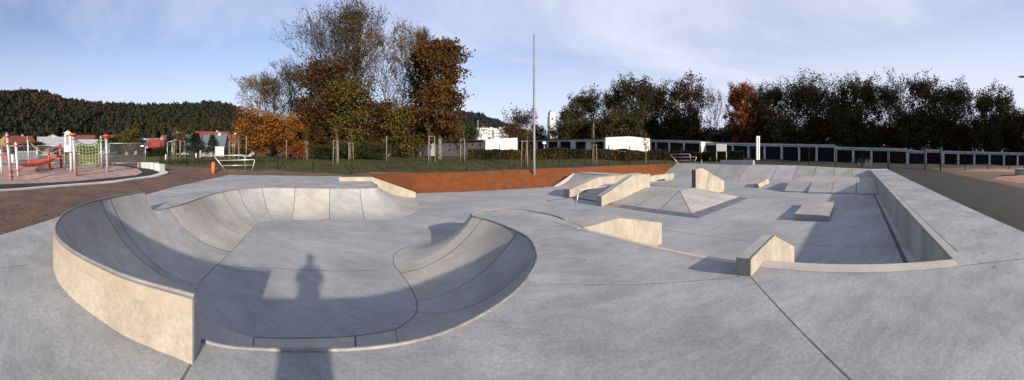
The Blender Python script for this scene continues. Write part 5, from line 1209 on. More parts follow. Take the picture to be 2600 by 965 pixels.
# block with lit gable: facade along v at u=U0, lit side along u
def side_block(xc, rc, x_far, r_far, x_end, r_end, ytop_c, ytop_far, ytop_end, peak, label, doors, wallmat, gmat, base_off=2.75):
    c = Vector(P(xc, 390, r=rc)); c.z = 0; f = Vector(P(x_far, 390, r=r_far)); f.z = 0; g_ = Vector(P(x_end, 390, r=r_end)); g_.z = 0
    zc_ = EYE+(390-ytop_c)/800*rc; zf = EYE+(390-ytop_far)/800*r_far; ze = EYE+(390-ytop_end)/800*r_end
    bc, bf, be = H(c.x, c.y)-.3, H(f.x, f.y)-.3, H(g_.x, g_.y)-.3
    e = empty('garage_block', (c.x, c.y, bc+.3), label, 'garage', GG)
    m = MB()    # gable wall (lit end)
    th_ = (g_-c).normalized(); back = Vector((-th_.y, th_.x, 0))
    if back.dot(f-c) < 0: back = -back
    mid = c.lerp(g_, .52); q = [c, g_, g_+back*.25, c+back*.25]
    if peak:
        zp = EYE+(390-peak)/800*(mid.xy.length); A = [(c.x, c.y, bc), (g_.x, g_.y, be), (g_.x, g_.y, ze), (mid.x, mid.y, zp), (c.x, c.y, zc_)]
    else: A = [(c.x, c.y, bc), (g_.x, g_.y, be), (g_.x, g_.y, ze), (c.x, c.y, zc_)]
    B = [(a[0]+back.x*.25, a[1]+back.y*.25, a[2]) for a in A]; m.poly(A); m.poly(B[::-1])
    for i in range(len(A)): j = (i+1) % len(A); m.poly([A[i], B[i], B[j], A[j]])
    m.build('gable_wall', gmat, e, recalc=True)
    far_g = g_+(f-c)
    # body and roof
    m = MB(); s_ = back*.26; fd = (f-c).normalized(); inn = th_*.3
    a_, b_ = c+s_, f
    m.prism([((c+s_+inn).x, (c+s_+inn).y, bc), ((g_+s_-inn*.2).x, (g_+s_-inn*.2).y, be), (far_g.x, far_g.y, bf), ((f+inn).x, (f+inn).y, bf)], [((c+s_+inn).x, (c+s_+inn).y, zc_-.25), ((g_+s_-inn*.2).x, (g_+s_-inn*.2).y, ze-.2), (far_g.x, far_g.y, zf-.25), ((f+inn).x, (f+inn).y, zf-.25)])
    m.prism([(c+s_).to_tuple()[:2]+(zc_-.6,), f.to_tuple()[:2]+(zf-.6,), (f+inn*.9).to_tuple()[:2]+(zf-.6,), (c+s_+inn*.9).to_tuple()[:2]+(zc_-.6,)], [(c+s_).to_tuple()[:2]+(zc_-.24,), f.to_tuple()[:2]+(zf-.24,), (f+inn*.9).to_tuple()[:2]+(zf-.24,), (c+s_+inn*.9).to_tuple()[:2]+(zc_-.24,)])
    L = (f-c-s_)
    for (xa, xb) in doors[1]:      # pillars between doors
        def at_(x):
            th = (x-1300)/800; dx, dy = sin(th), cos(th)       # ray meets facade line
            p0_, d0 = c+s_, L
            det = d0.x*(-dy)-d0.y*(-dx); t = ((-p0_.x)*(-dy)-(-p0_.y)*(-dx))/det; return t
        ta, tb = sorted((at_(xa), at_(xb))); ta = max(0, ta); tb = min(1, tb)
        p, q = (c+s_)+L*ta, (c+s_)+L*tb; zb0, zb1 = lerp(bc, bf, ta), lerp(bc, bf, tb); z0, z1 = lerp(zc_, zf, ta)-.24, lerp(zc_, zf, tb)-.24
        m.prism([(p.x, p.y, zb0), (q.x, q.y, zb1), ((q+inn*.98).x, (q+inn*.98).y, zb1), ((p+inn*.98).x, (p+inn*.98).y, zb0)], [(p.x, p.y, z0-.362), (q.x, q.y, z1-.362), ((q+inn*.98).x, (q+inn*.98).y, z1-.362), ((p+inn*.98).x, (p+inn*.98).y, z0-.362)])
    m.build('wall', wallmat, e)
    for (xa, xb, di) in doors[0]:
        ta, tb = sorted((at_(xa), at_(xb))); p, q = (c+s_)+L*ta+inn*.6, (c+s_)+L*tb+inn*.6; zb0, zb1 = lerp(bc, bf, ta), lerp(bc, bf, tb); z0, z1 = lerp(zc_, zf, ta)-.6, lerp(zc_, zf, tb)-.6
        md = MB(); md.prism([(p.x, p.y, zb0), (q.x, q.y, zb1), ((q+inn*.2).x, (q+inn*.2).y, zb1), ((p+inn*.2).x, (p+inn*.2).y, zb0)], [(p.x, p.y, z0), (q.x, q.y, z1), ((q+inn*.2).x, (q+inn*.2).y, z1), ((p+inn*.2).x, (p+inn*.2).y, z0)]); md.build('door', DOORM[di], e)
    m = MB(); o_ = -th_*.25
    m.prism([((c+s_+o_).x, (c+s_+o_).y, zc_-.2), ((g_+s_).x, (g_+s_).y, ze-.15), (far_g.x, far_g.y, zf-.2), ((f+o_).x, (f+o_).y, zf-.2)], [((c+s_+o_).x, (c+s_+o_).y, zc_-.05), ((g_+s_).x, (g_+s_).y, ze-.03), (far_g.x, far_g.y, zf-.05), ((f+o_).x, (f+o_).y, zf-.05)]); m.build('roof', ROOFT, e)
    return e, c, f, L, s_, inn
z3 = lambda X: 1150+X/3.54
Z3 = lambda l: [(z3(a), z3(b_)) for a, b_ in l]
side_block(1538, 46, 1312, 66, 1650, 53, 349, 353, 352, 346.5, 'garage block with dark doors ending in the big bright white gable',
           ([(z3(1242), z3(1355), 2), (z3(1098), z3(1197), 2), (z3(960), z3(1058), 2), (z3(855), z3(940), 2), (z3(755), z3(838), 0), (z3(585), z3(720), 0)], Z3([(1355, 1376), (1197, 1242), (1058, 1098), (940, 960), (838, 855), (720, 755)])), GREYPL, WHITE)
dark_brick = mottled('dark_block_wall', (.11, .105, .115), (.17, .165, .175), 1.2, .9, 6, .4)
e_, c_, f_, L_v, s_v, inn_ = side_block(1233, 47, 1100, 56, 1313.5, 50, 354, 358, 350, None, 'grey block shed with small high windows and one bright cream end wall',
           ([], [(1100, 1233)]), dark_brick, mottled('cream_render', (.6, .57, .5), (.74, .71, .64), 1.3, .9))
for x in (1142, 1160, 1181, 1200, 1220):
    th = (x-1300)/800; dx, dy = sin(th), cos(th); p0_ = c_+s_v; det = L_v.x*(-dy)-L_v.y*(-dx); t = ((-p0_.x)*(-dy)-(-p0_.y)*(-dx))/det; p = p0_+L_v*t
    d = L_v.normalized(); nrm = -inn_.normalized(); z = lerp(EYE+(390-354)/800*47, EYE+(390-358)/800*56, t)-.95
    m = MB(); q = [p-d*.2+nrm*.02, p+d*.2+nrm*.02, p+d*.2+nrm*-.02, p-d*.2-nrm*.02]; m.prism([(v.x, v.y, z) for v in q], [(v.x, v.y, z+.35) for v in q]); m.build('window', GLASS, e_)
# whitewashed shed at the edge of the grove
a = Vector(onground(984, 46)); b_ = Vector(onground(1080, 47.5)); c2_ = Vector(onground(1102, 56)); zt = EYE+(390-358)/800*46
e = empty('shed', a, 'long low whitewashed shed dappled by tree shade, behind two round bushes', 'shed')
bk = Vector((a.x, a.y, 0)).normalized()*5
m = MB(); m.prism([(a.x, a.y, a.z-.3), (b_.x, b_.y, b_.z-.3), (b_.x+bk.x, b_.y+bk.y, b_.z-.3), (a.x+bk.x, a.y+bk.y, a.z-.3)], [(a.x, a.y, zt), (b_.x, b_.y, zt+.02), (b_.x+bk.x, b_.y+bk.y, zt+.3), (a.x+bk.x, a.y+bk.y, zt+.3)]); m.build('wall', mottled('old_whitewash', (.42, .41, .4), (.62, .61, .6), .8, .9), e)
o_ = bk.normalized()*-.2
m = MB(); m.prism([(a.x+o_.x, a.y+o_.y, zt+.01), (b_.x+o_.x, b_.y+o_.y, zt+.03), (b_.x+bk.x, b_.y+bk.y, zt+.31), (a.x+bk.x, a.y+bk.y, zt+.31)], [(a.x+o_.x, a.y+o_.y, zt+.12), (b_.x+o_.x, b_.y+o_.y, zt+.14), (b_.x+bk.x, b_.y+bk.y, zt+.42), (a.x+bk.x, a.y+bk.y, zt+.42)]); m.build('roof', ROOFT, e)
for x0_, x1_ in ((997, 999.5), (1012, 1014)):
    p = a.lerp(b_, (x0_-984)/96); m = MB(); m.box((p.x-bk.x*.006, p.y-bk.y*.006, p.z-.2), (.12, .08, zt-p.z+.15), 0, .3); m.build('downpipe', BLK, e)
# low part joining the shed to the grey block
a = Vector(onground(1079, 49.5)); b_ = Vector(onground(1104, 54)); zt = EYE+(390-364)/800*50
m = MB(); m.prism([(a.x, a.y, a.z-.3), (b_.x, b_.y, b_.z-.3), (b_.x+bk.x, b_.y+bk.y, b_.z-.3), (a.x+bk.x, a.y+bk.y, a.z-.3)], [(a.x, a.y, zt), (b_.x, b_.y, zt+.1), (b_.x+bk.x, b_.y+bk.y, zt+.3), (a.x+bk.x, a.y+bk.y, zt+.3)])
tag(m.build('lean_to', mottled('lean_plaster', (.3, .3, .31), (.38, .38, .39), 1)), 'low grey lean-to between whitewashed shed and grey block shed', 'shed')

# ================================================================ VILLAGE
def house(x, r, w, d, ytop_e, ytop_r, rz, wmat, rmat, label, ridge=0, wins=2, cat='house', name='house', chim=True):
    g = Vector(onground(x, r)); ze = EYE+(390-ytop_e)/800*r; zr = EYE+(390-ytop_r)/800*r; th = (x-1300)/800
    e = empty(name, g, label, cat); a = -th+rz; X = Vector((cos(a), sin(a), 0)); Y = Vector((-sin(a), cos(a), 0)); G = Vector((g.x, g.y, 0))
    q = lambda s_, t, z: tuple(G+X*s_*w/2+Y*t*d/2+Vector((0, 0, z)))
    m = MB(); bt = [q(-1, -1, g.z-.5), q(1, -1, g.z-.5), q(1, 1, g.z-.5), q(-1, 1, g.z-.5)]; tp = [q(-1, -1, ze), q(1, -1, ze), q(1, 1, ze), q(-1, 1, ze)]; m.prism(bt, tp)
    if ridge == 0: m.poly([q(-1, -1, ze), q(-1, 1, ze), q(-1, 0, zr-.1)]); m.poly([q(1, -1, ze), q(1, 1, ze), q(1, 0, zr-.1)])
    else: m.poly([q(-1, -1, ze), q(1, -1, ze), q(0, -1, zr-.1)]); m.poly([q(-1, 1, ze), q(1, 1, ze), q(0, 1, zr-.1)])
    m.build('wall', wmat, e, recalc=True)
    m = MB(); o = 1.06; t_ = .18
    if ridge == 0:
        for s_ in (-1, 1):
            A = [q(-o, s_*1.12, ze-.12*(zr-ze)), q(o, s_*1.12, ze-.12*(zr-ze)), q(o, 0, zr), q(-o, 0, zr)]; m.prism(A, [(p[0], p[1], p[2]+t_) for p in A])
    else:
        for s_ in (-1, 1):
            A = [q(s_*1.12, -o, ze-.12*(zr-ze)), q(s_*1.12, o, ze-.12*(zr-ze)), q(0, o, zr), q(0, -o, zr)]; m.prism(A, [(p[0], p[1], p[2]+t_) for p in A])
    rf = m.build('roof', rmat, e, recalc=True)
    if chim: m = MB(); c = G+X*w*.18; m.box((c.x, c.y, lerp(ze, zr, .6)), (.5, .5, (zr-ze)*.4+.5), 0, a); m.build('chimney', CURB, rf)
    for k in range(wins):
        s_ = (k+.5)/wins*2-1
        for zz in ((g.z+1.0), (g.z+3.6)):
            if zz+1.3 > ze: continue
            c = G+X*s_*w/2*.8-Y*(d/2+.02); m = MB(); m.box((c.x, c.y, zz), (1.1, .06, 1.3), 0, a); wn = m.build('window', GLASS, e)
            m = MB(); m.box((c.x-Y.x*.04, c.y-Y.y*.04, zz+.6), (1.1, .04, .08), 0, a); m.build('glazing_bar', WHP, wn)
    return e
VWALL = mottled('village_wall', (.2, .2, .19), (.36, .35, .33), 1.5, .9)
house(44, 95, 9, 8, 368, 346, .3, mottled('brick_wall', (.25, .1, .06), (.32, .14, .09), 2), mottled('rust_roof', (.13, .032, .02), (.19, .05, .03), 2), 'red-roofed house behind the leftmost posts')
house(134, 85, 8, 7, 372, 349, .1, VWALL, mottled('pale_grey_roof', (.22, .235, .25), (.34, .35, .37), 1.5), 'pale grey roofed house behind the red posts', chim=False)
house(131, 110, 7.5, 7, 356, 344, .1, mottled('cream_wall', (.55, .5, .35), (.66, .6, .45), 2), mottled('cream_roof', (.5, .47, .38), (.6, .56, .46), 2), 'little cream house peeping over the pale grey roof', 1, chim=False)
house(226, 100, 16, 8, 356, 344.5, 0, VWALL, REDTILE, 'white house with long low red roof above the green net')
house(210, 75, 7, 6, 372, 356, -.2, GREYPL, mottled('pale_grey_roof', (.22, .235, .25), (.34, .35, .37), 1.5), 'grey-roofed house behind the playground tower', chim=False)
house(362, 95, 10, 7, 362, 353, 0, VWALL, mottled('flat_grey_roof', (.35, .36, .37), (.45, .46, .47), 2), 'flat looking white building above the wire panel', chim=False)
house(398, 72, 3.2, 4, 372, 356, .2, mottled('red_shed_wall', (.2, .02, .025), (.27, .03, .03), 2), mottled('red_shed_roof', (.2, .03, .03), (.26, .04, .04), 2), 'bright red shed left of the dark spruce', 0, 0, 'shed', 'shed', False)
house(388, 76, 2.6, 5, 368, 353, .6, VWALL, SLATE, 'white gabled shed touching the red shed', 1, 0, 'shed', 'shed', False)
house(428, 110, 5, 6, 356, 344, .3, VWALL, REDTILE, 'small house with steep red roof left of the pine')
house(446, 112, 4, 6, 350, 338, .6, VWALL, mottled('brown_roof', (.1, .06, .045), (.15, .09, .06), 2), 'white gabled house with brown roof left of the pine', 1)
house(480, 75, 5.6, 6, 372, 344, .35, GREYPL, SLATE, 'house with pale slate roof half hidden by the dark pine', 0, 1)
house(548, 62, 4.4, 5, 374, 344, -.25, mottled('shaded_wall', (.2, .2, .2), (.28, .28, .28), 2), SLATE, 'house with big steep dark slate roof above the bollard', 0, 1)  # walls in a mottled mid grey
house(537, 120, 12, 9, 350, 335, .2, VWALL, REDTILE, 'red-roofed house highest behind the slate roof')
house(584, 95, 9, 8, 361, 342, -.2, VWALL, REDTILE, 'red-roofed white house right of the slate roof')
house(607, 88, 7, 7, 364, 347, .5, VWALL, mottled('rust_roof', (.13, .032, .02), (.19, .05, .03), 2), 'red-roofed house half behind the orange maple', 1)
house(615, 70, 4, 3, 377, 373, 0, VWALL, CURB, 'tiny white flat annex under the red roofs', 0, 0, 'shed', 'shed', False)
# white cabin
g = Vector(onground(557, 44)); e = empty('white_cabin', g, 'small bright white cabin in front of the slate-roofed house', 'cabin'); th = (557-1300)/800
m = MB(); m.box((g.x, g.y, g.z+.1), (1.15, 1.1, 1.25), 0, -th+.1); m.build('body', WHP, e)
m = MB(); m.box((g.x, g.y, g.z+1.36), (1.3, 1.25, .08), 0, -th+.1); m.build('roof', plain('light_grey_paint', (.5, .52, .55), .5), e)
m = MB(); m.box((g.x, g.y, g.z-.1), (.9, .8, .22), 0, -th); m.build('base', BLK, e)
for i, (x, r, y, w_, lab) in enumerate(((509, 42, 382, .28, 'tall white post on the grass below the pine'), (498, 43, 389, .22, 'short white post left of the tall one below the pine'), (421, 40, 392, .2, 'small pale marker on the grass by the dark fence post'))):
    g = Vector(onground(x, r)); m = MB(); m.tube([g, (g.x, g.y, EYE+(390-y)/800*r)], [w_*.5, w_*.4], 8); tag(m.build('marker_post', WHP), lab, 'post')
# white picket fence
e = empty('picket_fence', onground(70, 46), 'whitish board fence behind the orange net', 'fence')
a = Vector(onground(44, 46)); b_ = Vector(onground(98, 48)); n = 22
m = MB()
for k in range(n):
    p = a.lerp(b_, k/n); m.box((p.x, p.y, p.z), (.14, .03, 1.15+.05*(k % 3)), 0, 1.2)
m.build('boards', mottled('grey_white_board', (.4, .42, .43), (.55, .57, .58), 3), e)
m = MB(); m.tube([a+Vector((0, 0, .8)), b_+Vector((0, 0, .8))], .04, 4); m.build('rail', WOOD, e)
for x, r, h_, lab in ((8, 40, 1.2, 'white and dark crate behind the short white post'), (36, 40, 1.0, 'pale box behind the white post')):
    g = Vector(onground(x, r)); m = MB(); m.box(tuple(g), (.7, .6, h_), 0, .5); m.box((g.x, g.y, g.z+h_), (.8, .7, .06), 0, .5); tag(m.build('storage_box', GREYPL), lab, 'box')
for x, y, r, lab in ((165, 378, 40, 'white van-like box shed behind the tower'),): pass
# lamp over village
for x, r, yt, lab in ((437, 40, 357, 'thin village lamp post by the staked trees, right one'), (425, 41, 361, 'thin village lamp post by the staked trees, left one')):
    g = Vector(onground(x, r)); zt = EYE+(390-yt)/800*r; e = empty('lamp_post', g, lab, 'lamp post'); m = MB(); m.tube([g, (g.x, g.y, zt)], .04, 6); m.build('pole', STEEL, e); m = MB(); m.tube([(g.x, g.y, zt), (g.x+.35, g.y+.25, zt+.08), (g.x+.6, g.y+.4, zt+.08)], [.03, .05, .07], 6); m.build('lamp_head', STEEL, e)
# tower
r = 420; g = Vector(onground(1400, r)); g.z = 0; e = empty('church_tower', g, 'distant white tower with a domed lantern', 'tower'); zz = lambda y: EYE+(390-y)/800*r; w_ = 15/800*r
m = MB(); m.box((g.x, g.y, 0), (w_, w_, zz(300)), 0, .3); m.box((g.x, g.y, zz(300)), (w_*1.15, w_*1.15, 1.2), 0, .3); m.box((g.x, g.y, zz(300)+1.2), (w_*.86, w_*.86, zz(287)-zz(300)-1.2), 0, .3); m.build('shaft', WHITE, e)
for s_ in (-1, 0, 1):
    c = g-Vector((sin(.125), cos(.125), 0))*(w_*.52)+Vector((cos(.125), -sin(.125), 0))*s_*w_*.24; m = MB(); m.box((c.x, c.y, zz(306)), (w_*.1, .6, 4), 0, 0); m.build('window', GLASS, e)
m = MB(); m.tube([(g.x, g.y, zz(287)), (g.x, g.y, zz(283.5)), (g.x, g.y, zz(280.5)), (g.x, g.y, zz(278.5))], [w_*.42, w_*.4, w_*.25, .2], 12); m.build('dome', plain('copper_roof', (.22, .3, .27), .6), e)
m = MB(); m.box((g.x, g.y, zz(287)), (w_*.95, w_*.95, .8), 0, .3); m.build('balcony', GREYPL, e)
# white town buildings below the distant hill
tb = [(1223, 360, 326, 342, 16, .1, 'white distant town block with red top beside the mast'), (1243, 380, 329, 345, 20, 0, 'long white distant town block in the middle'), (1262, 350, 334, 350, 10, .2, 'lower white distant town block behind the shed roof'), (1214, 340, 335, 348, 9, 0, 'leftmost small distant town building'), (1278, 400, 326, 345, 12, .1, 'white distant town block partly behind brown tree')]
for x, r, yt, yb, wpx, rz, lab in tb:
    g = Vector(onground(x, r)); zt = EYE+(390-yt)/800*r; e = empty('town_building', g, lab, 'building'); wd = wpx*2/800*r
    m = MB(); m.box((g.x, g.y, g.z-2), (wd, 14, zt-g.z+2), 0, rz); m.build('wall', WHITE, e)
    m = MB(); m.box((g.x, g.y, zt), (wd*1.02, 14.4, 1.0), 0, rz); m.box((g.x+2, g.y, zt+1), (wd*.2, 4, 1.6), 0, rz); m.build('roof', GREYPL if 'red' not in lab else REDTILE, e)
    for k in range(5):
        for j in range(2): c = g+Vector((cos(rz), sin(rz), 0))*wd*(k-2)/5-Vector((-sin(rz), cos(rz), 0))*7.05; m = MB(); m.box((c.x, c.y, zt-3-j*3.4), (wd/5*.5, .2, 1.5), 0, rz); m.build('window', GLASS, e)

# ================================================================ HILLS
def hill(name, sky, r0, r1, mat, fmat, n, seed, size, z0=0):
    """ridge outline sky = [(x, y)...] at distance r1, foot at r0"""
    def yat(x):
        for (a, ya), (b_, yb) in zip(sky, sky[1:]):
            if a <= x <= b_: t = (x-a)/(b_-a); t = t*t*(3-2*t); return lerp(ya, yb, t)
        return sky[0][1] if x < sky[0][0] else sky[-1][1]
    sky = [(a_, b_+19) for a_, b_ in sky]
    x0, x1 = sky[0][0], sky[-1][0]
    def hp(x, t):
        r = lerp(r0, r1, t); top = EYE+(390-yat(x))/800*r1-size*.9; f = sin(min(t, 1)*pi/2)**1.1
        z = lerp(z0, top, f)
        if t > 1: z = top-(t-1)*60
        p = P(x, 390, r=r); z += (pnoise(Vector((p[0]*.012, p[1]*.012, seed)))*4)*f*min(1, 1.2*(1-min(t, 1))+.12); return (p[0], p[1], z)
    mb = MB(); nx = int((x1-x0)/14); nt_ = 16; ts = [i/nt_ for i in range(nt_+1)]+[1.15, 1.5]
    for i in range(nx+1):
        for t in ts: mb.v.append(hp(lerp(x0, x1, i/nx), t))
    k = len(ts)
    for i in range(nx):
        for j in range(k-1): mb.face((i*k+j, (i+1)*k+j, (i+1)*k+j+1, i*k+j+1), 0, True)
    mb.build(name, mat, origin=(0, 0, 0))['kind'] = 'structure'
    rg = random.Random(seed); mf = MB()
    # crown shapes: bumpy low domes
    for i in range(n):
        x = rg.uniform(x0, x1); t = rg.random()**.75*1.03; c = Vector(hp(x, t)); s_ = size*(.55+.7*rg.random()); hh = s_*(1.0+.7*rg.random())
        nz = pnoise(Vector((c.x*.011, c.y*.011, 2)))*.5+.5; tint = max(0, min(1, nz*.9-.1+rg.uniform(-.28, .3)))
        conif = rg.random() < .1
        if conif: hh *= 1.0; s_ *= .7; tint = rg.random()*.12
        b_ = len(mf.v); m_ = 7; rings = 3; a0 = rg.random()*6
        for rr2 in range(rings):
            ff = rr2/(rings-1); rad = s_*.38*((1, .95, .5)[rr2] if not conif else (1, .6, .25)[rr2])
            for q in range(m_):
                a = a0+2*pi*q/m_; jj = 1+rg.uniform(-.22, .22); mf.v.append((c.x+cos(a)*rad*jj, c.y+sin(a)*rad*jj, c.z-s_*.3+hh*(0, .5, .88)[rr2]*(1+rg.uniform(-.1, .1))))
        for _k in range(11):
            a = rg.random()*6.28; q = rg.random(); leafquad(mf, Vector((c.x+cos(a)*s_*.5*(1-.6*q), c.y+sin(a)*s_*.5*(1-.6*q), c.z-s_*.3+hh*(.3+.75*q))), s_*.36, rg, max(0, min(1, tint+rg.uniform(-.18, .18))))
        b_ = b_
        mf.v.append((c.x, c.y, c.z-s_*.3+hh))
        for rr2 in range(rings-1):
            for q in range(m_): w = (q+1) % m_; mf.face((b_+rr2*m_+q, b_+rr2*m_+w, b_+(rr2+1)*m_+w, b_+(rr2+1)*m_+q), 0, False, max(0, min(1, tint+rg.uniform(-.08, .08))))
        for q in range(m_): w = (q+1) % m_; mf.face((b_+(rings-1)*m_+q, b_+(rings-1)*m_+w, len(mf.v)-1), 0, False, tint)
    o = mf.build('hill_forest', fmat, origin=(0, 0, 0), tint=True); o['kind'] = 'stuff'
FOR = leafmat('forest_mix', [(.006, .01, .005), (.011, .013, .006), (.018, .015, .006), (.03, .017, .007), (.038, .02, .008)], .05)
FOR2 = leafmat('forest_far', [(.007, .011, .011), (.011, .015, .014), (.016, .018, .015)], .05)
S = 1.00932
hill('hills', [(-90, 232), (0, 230), (75, 228), (110, 231), (150, 240), (172, 251), (190, 248), (215, 253), (290, 258.5), (360, 261.5), (420, 261), (500, 257), (530, 254.5), (570, 257), (600, 264), (625, 284), (680, 302), (800, 330), (1000, 350)], 240, 560, mottled('hill_ground', (.01, .013, .006), (.02, .018, .009), .05), FOR, 11000, 4, 8.0, 3)
hill('hills', [(1000, 300), (1120, 280), (1160, 271), (1180, 270.5), (1210, 277), (1250, 289), (1290, 303), (1330, 318), (1420, 345), (1600, 352)], 600, 1150, MATS['hill_ground'], FOR2, 4500, 9, 12, 4)

# ================================================================ PHOTOGRAPHER (behind the camera; throws the shadow on the deck)
az = R(-36.4); bk_ = Vector((-sin(az), -cos(az), 0)); fw = -bk_; rt = Vector((fw.y, -fw.x, 0))
def person():
    base = bk_*.42-rt*.05
    def J(s_, f, z): return base+rt*s_+fw*f+Vector((0, 0, z))
    V = []; E_ = []; Rd = []
    def add(p, r, par=None):
        V.append(tuple(p)); Rd.append(r if hasattr(r, '__len__') else (r, r))
        if par is not None: E_.append((par, len(V)-1))
        return len(V)-1
    pel = add(J(0, 0, .93), (.27, .17)); wa = add(J(0, .0, 1.14), (.255, .16), pel); chst = add(J(0, 0, 1.34), (.23, .15), wa); nb = add(J(0, .01, 1.47), (.11, .09), chst); nk = add(J(0, .03, 1.55), (.06, .06), nb)
    hd = add(J(0, .05, 1.62), (.075, .085), nk); hd2 = add(J(0, .06, 1.70), (.082, .1), hd); hd3 = add(J(0, .05, 1.775), (.06, .075), hd2)
    for s_ in (-1, 1):
        sh = add(J(s_*.2, 0, 1.45), .085, nb); el = add(J(s_*.255, .12, 1.22), .075, sh); el2 = add(J(s_*.24, .15, 1.22), .06, el); wr = add(J(s_*.085, .27, 1.50), .03, el2)
        hp_ = add(J(s_*.12, 0, .88), .125, pel); kn = add(J(s_*.15, .03, .5), .088, hp_); an = add(J(s_*.15, -.01, .1), .06, kn); ft = add(J(s_*.145, .1, .045), .042, an); te = add(J(s_*.15, .19, .035), .035, ft)
    me = bpy.data.meshes.new('body'); me.from_pydata(V, E_, []); o = bpy.data.objects.new('person', me); COL.objects.link(o)
    sk = o.modifiers.new('skin', 'SKIN'); 
    if not me.skin_vertices: me.attributes
    for i, r in enumerate(Rd): me.skin_vertices[0].data[i].radius = r
    me.skin_vertices[0].data[0].use_root = True
    o.modifiers.new('sub', 'SUBSURF').levels = 2; o.modifiers['sub'].render_levels = 2
    me.materials.append(mottled('dark_jacket', (.03, .035, .05), (.05, .055, .075), 6, .85))
    tag(o, 'standing photographer in dark jacket and trousers holding a phone up with both hands', 'person')
    SKIN_ = plain('skin', (.55, .33, .23), .55)
    # head, hair and hands as their own coverings
    def child_chain(name, chains, mat, lv=1):
        vv = []; ee = []; rr2 = []; roots = []
        for ch_ in chains:
            roots.append(len(vv))
            for k, (p, r) in enumerate(ch_):
                vv.append(tuple(p)); rr2.append(r)
                if k: ee.append((len(vv)-2, len(vv)-1))
        m = bpy.data.meshes.new(name); m.from_pydata(vv, ee, []); c = bpy.data.objects.new(name, m); COL.objects.link(c); c.parent = o
        c.modifiers.new('skin', 'SKIN'); 
        for i, r in enumerate(rr2): m.skin_vertices[0].data[i].radius = (r, r) if not hasattr(r, '__len__') else r
        for q in roots: m.skin_vertices[0].data[q].use_root = True
        s2 = c.modifiers.new('sub', 'SUBSURF'); s2.levels = lv; s2.render_levels = lv; m.materials.append(mat); return c
    # face mask surface just proud of the head front: nose, brow, ears, eyes and mouth
    child_chain('face', [[(J(0, .085, 1.61), .058), (J(0, .1, 1.67), .074), (J(0, .09, 1.73), .07)], [(J(0, .165, 1.69), .01), (J(0, .19, 1.655), .016), (J(0, .17, 1.645), .012)], [(J(.088, .05, 1.70), .016), (J(.092, .05, 1.66), .012)], [(J(-.088, .05, 1.70), .016), (J(-.092, .05, 1.66), .012)]], SKIN_, 2)
    child_chain('mouth', [[(J(-.025, .155, 1.61), .007), (J(0, .162, 1.608), .009), (J(.025, .155, 1.61), .007)]], plain('lips', (.4, .16, .14), .5))
    for s_ in (-1, 1): child_chain('eye', [[(J(s_*.034-.008, .163, 1.70), .011), (J(s_*.034+.008, .163, 1.70), .011)]], plain('eye_white', (.6, .6, .6), .3))
    child_chain('hair', [[(J(0, -.02, 1.64), .07), (J(0, -.01, 1.72), .1), (J(0, .03, 1.785), .092), (J(0, .09, 1.79), .06)]], plain('hair', (.05, .03, .02), .8), 2)
    for s_ in (-1, 1):
        ch_ = []
        wr = J(s_*.085, .26, 1.50); pm = J(s_*.06, .27, 1.57)
        ch_.append([(wr, .026), (wr.lerp(pm, .5), (.034, .02)), (pm, (.036, .018))])
        for k in range(4):
            b0 = pm+Vector((0, 0, -.03+.021*k))-fw*.0; a_ = b0+rt*(-s_*.006)+fw*.024; t1 = a_+rt*(-s_*.016)+fw*.006; t2 = t1+rt*(-s_*(.014+.003*(k % 2)))-fw*.012
            ch_.append([(b0, .0095), (a_, .009), (t1, .0085), (t2, .0075)])
        b0 = pm-Vector((0, 0, .03))+rt*(-s_*.01)-fw*.004; ch_.append([(b0, .011), (b0+rt*(-s_*.014)-fw*.012+Vector((0, 0, .012)), .01), (b0+rt*(-s_*.02)-fw*.01+Vector((0, 0, .034)), .0085)])
        child_chain('hand', ch_, SKIN_, 1)
    sh_ = plain('shoe', (.03, .025, .02), .6)
    for s_ in (-1, 1): child_chain('shoe', [[(J(s_*.13, -.05, .05), .055), (J(s_*.14, .08, .05), (.055, .05)), (J(s_*.152, .2, .04), (.048, .038))]], sh_, 2)
    return J
J_ = person()
m = MB(); c = J_(0, .29, 1.57); m.box((c.x, c.y, c.z), (.075, .009, .155), 0, -az); tag(m.build('phone', BLK, bevel=.003), 'black phone held upright by the photographer', 'phone')

# ================================================================ LIGHT, SKY, CAMERA
SUN_EL = R(18.0); SUN_AZ = R(143.6)          # bearing from the north axis (+Y) clockwise
w = bpy.data.worlds.new('World'); sc.world = w; w.use_nodes = True; nt = w.node_tree; N = nt.nodes; L = nt.links
bg = N['Background']
sky = N.new('ShaderNodeTexSky'); sky.sky_type = 'NISHITA'; sky.sun_disc = False; sky.sun_elevation = SUN_EL; sky.sun_rotation = SUN_AZ; sky.altitude = 300; sky.air_density = 1.0; sky.dust_density = .4; sky.ozone_density = 4.5
tc = N.new('ShaderNodeTexCoord')
sep = N.new('ShaderNodeSeparateXYZ'); L.new(tc.outputs['Generated'], sep.inputs[0])
# clouds on a flat layer: direction divided by its height
def M(op, a=None, b_=None, va=None, vb=None):
    n = N.new('ShaderNodeMath'); n.operation = op
    if a is not None: L.new(a, n.inputs[0])
    else: n.inputs[0].default_value = va
    if b_ is not None: L.new(b_, n.inputs[1])
    elif vb is not None: n.inputs[1].default_value = vb
    return n.outputs[0]
zc = M('MAXIMUM', sep.outputs['Z'], None, None, 0.0); zc = M('ADD', zc, None, None, .13)
cx_ = M('DIVIDE', sep.outputs['X'], zc); cy_ = M('DIVIDE', sep.outputs['Y'], zc)
cb = N.new('ShaderNodeCombineXYZ'); L.new(cx_, cb.inputs[0]); L.new(cy_, cb.inputs[1])
mp = N.new('ShaderNodeMapping'); mp.inputs['Rotation'].default_value[2] = .9; mp.inputs['Scale'].default_value = (.6, .95, 1); mp.inputs['Location'].default_value = (5.3, 2.2, 0); L.new(cb.outputs[0], mp.inputs[0])
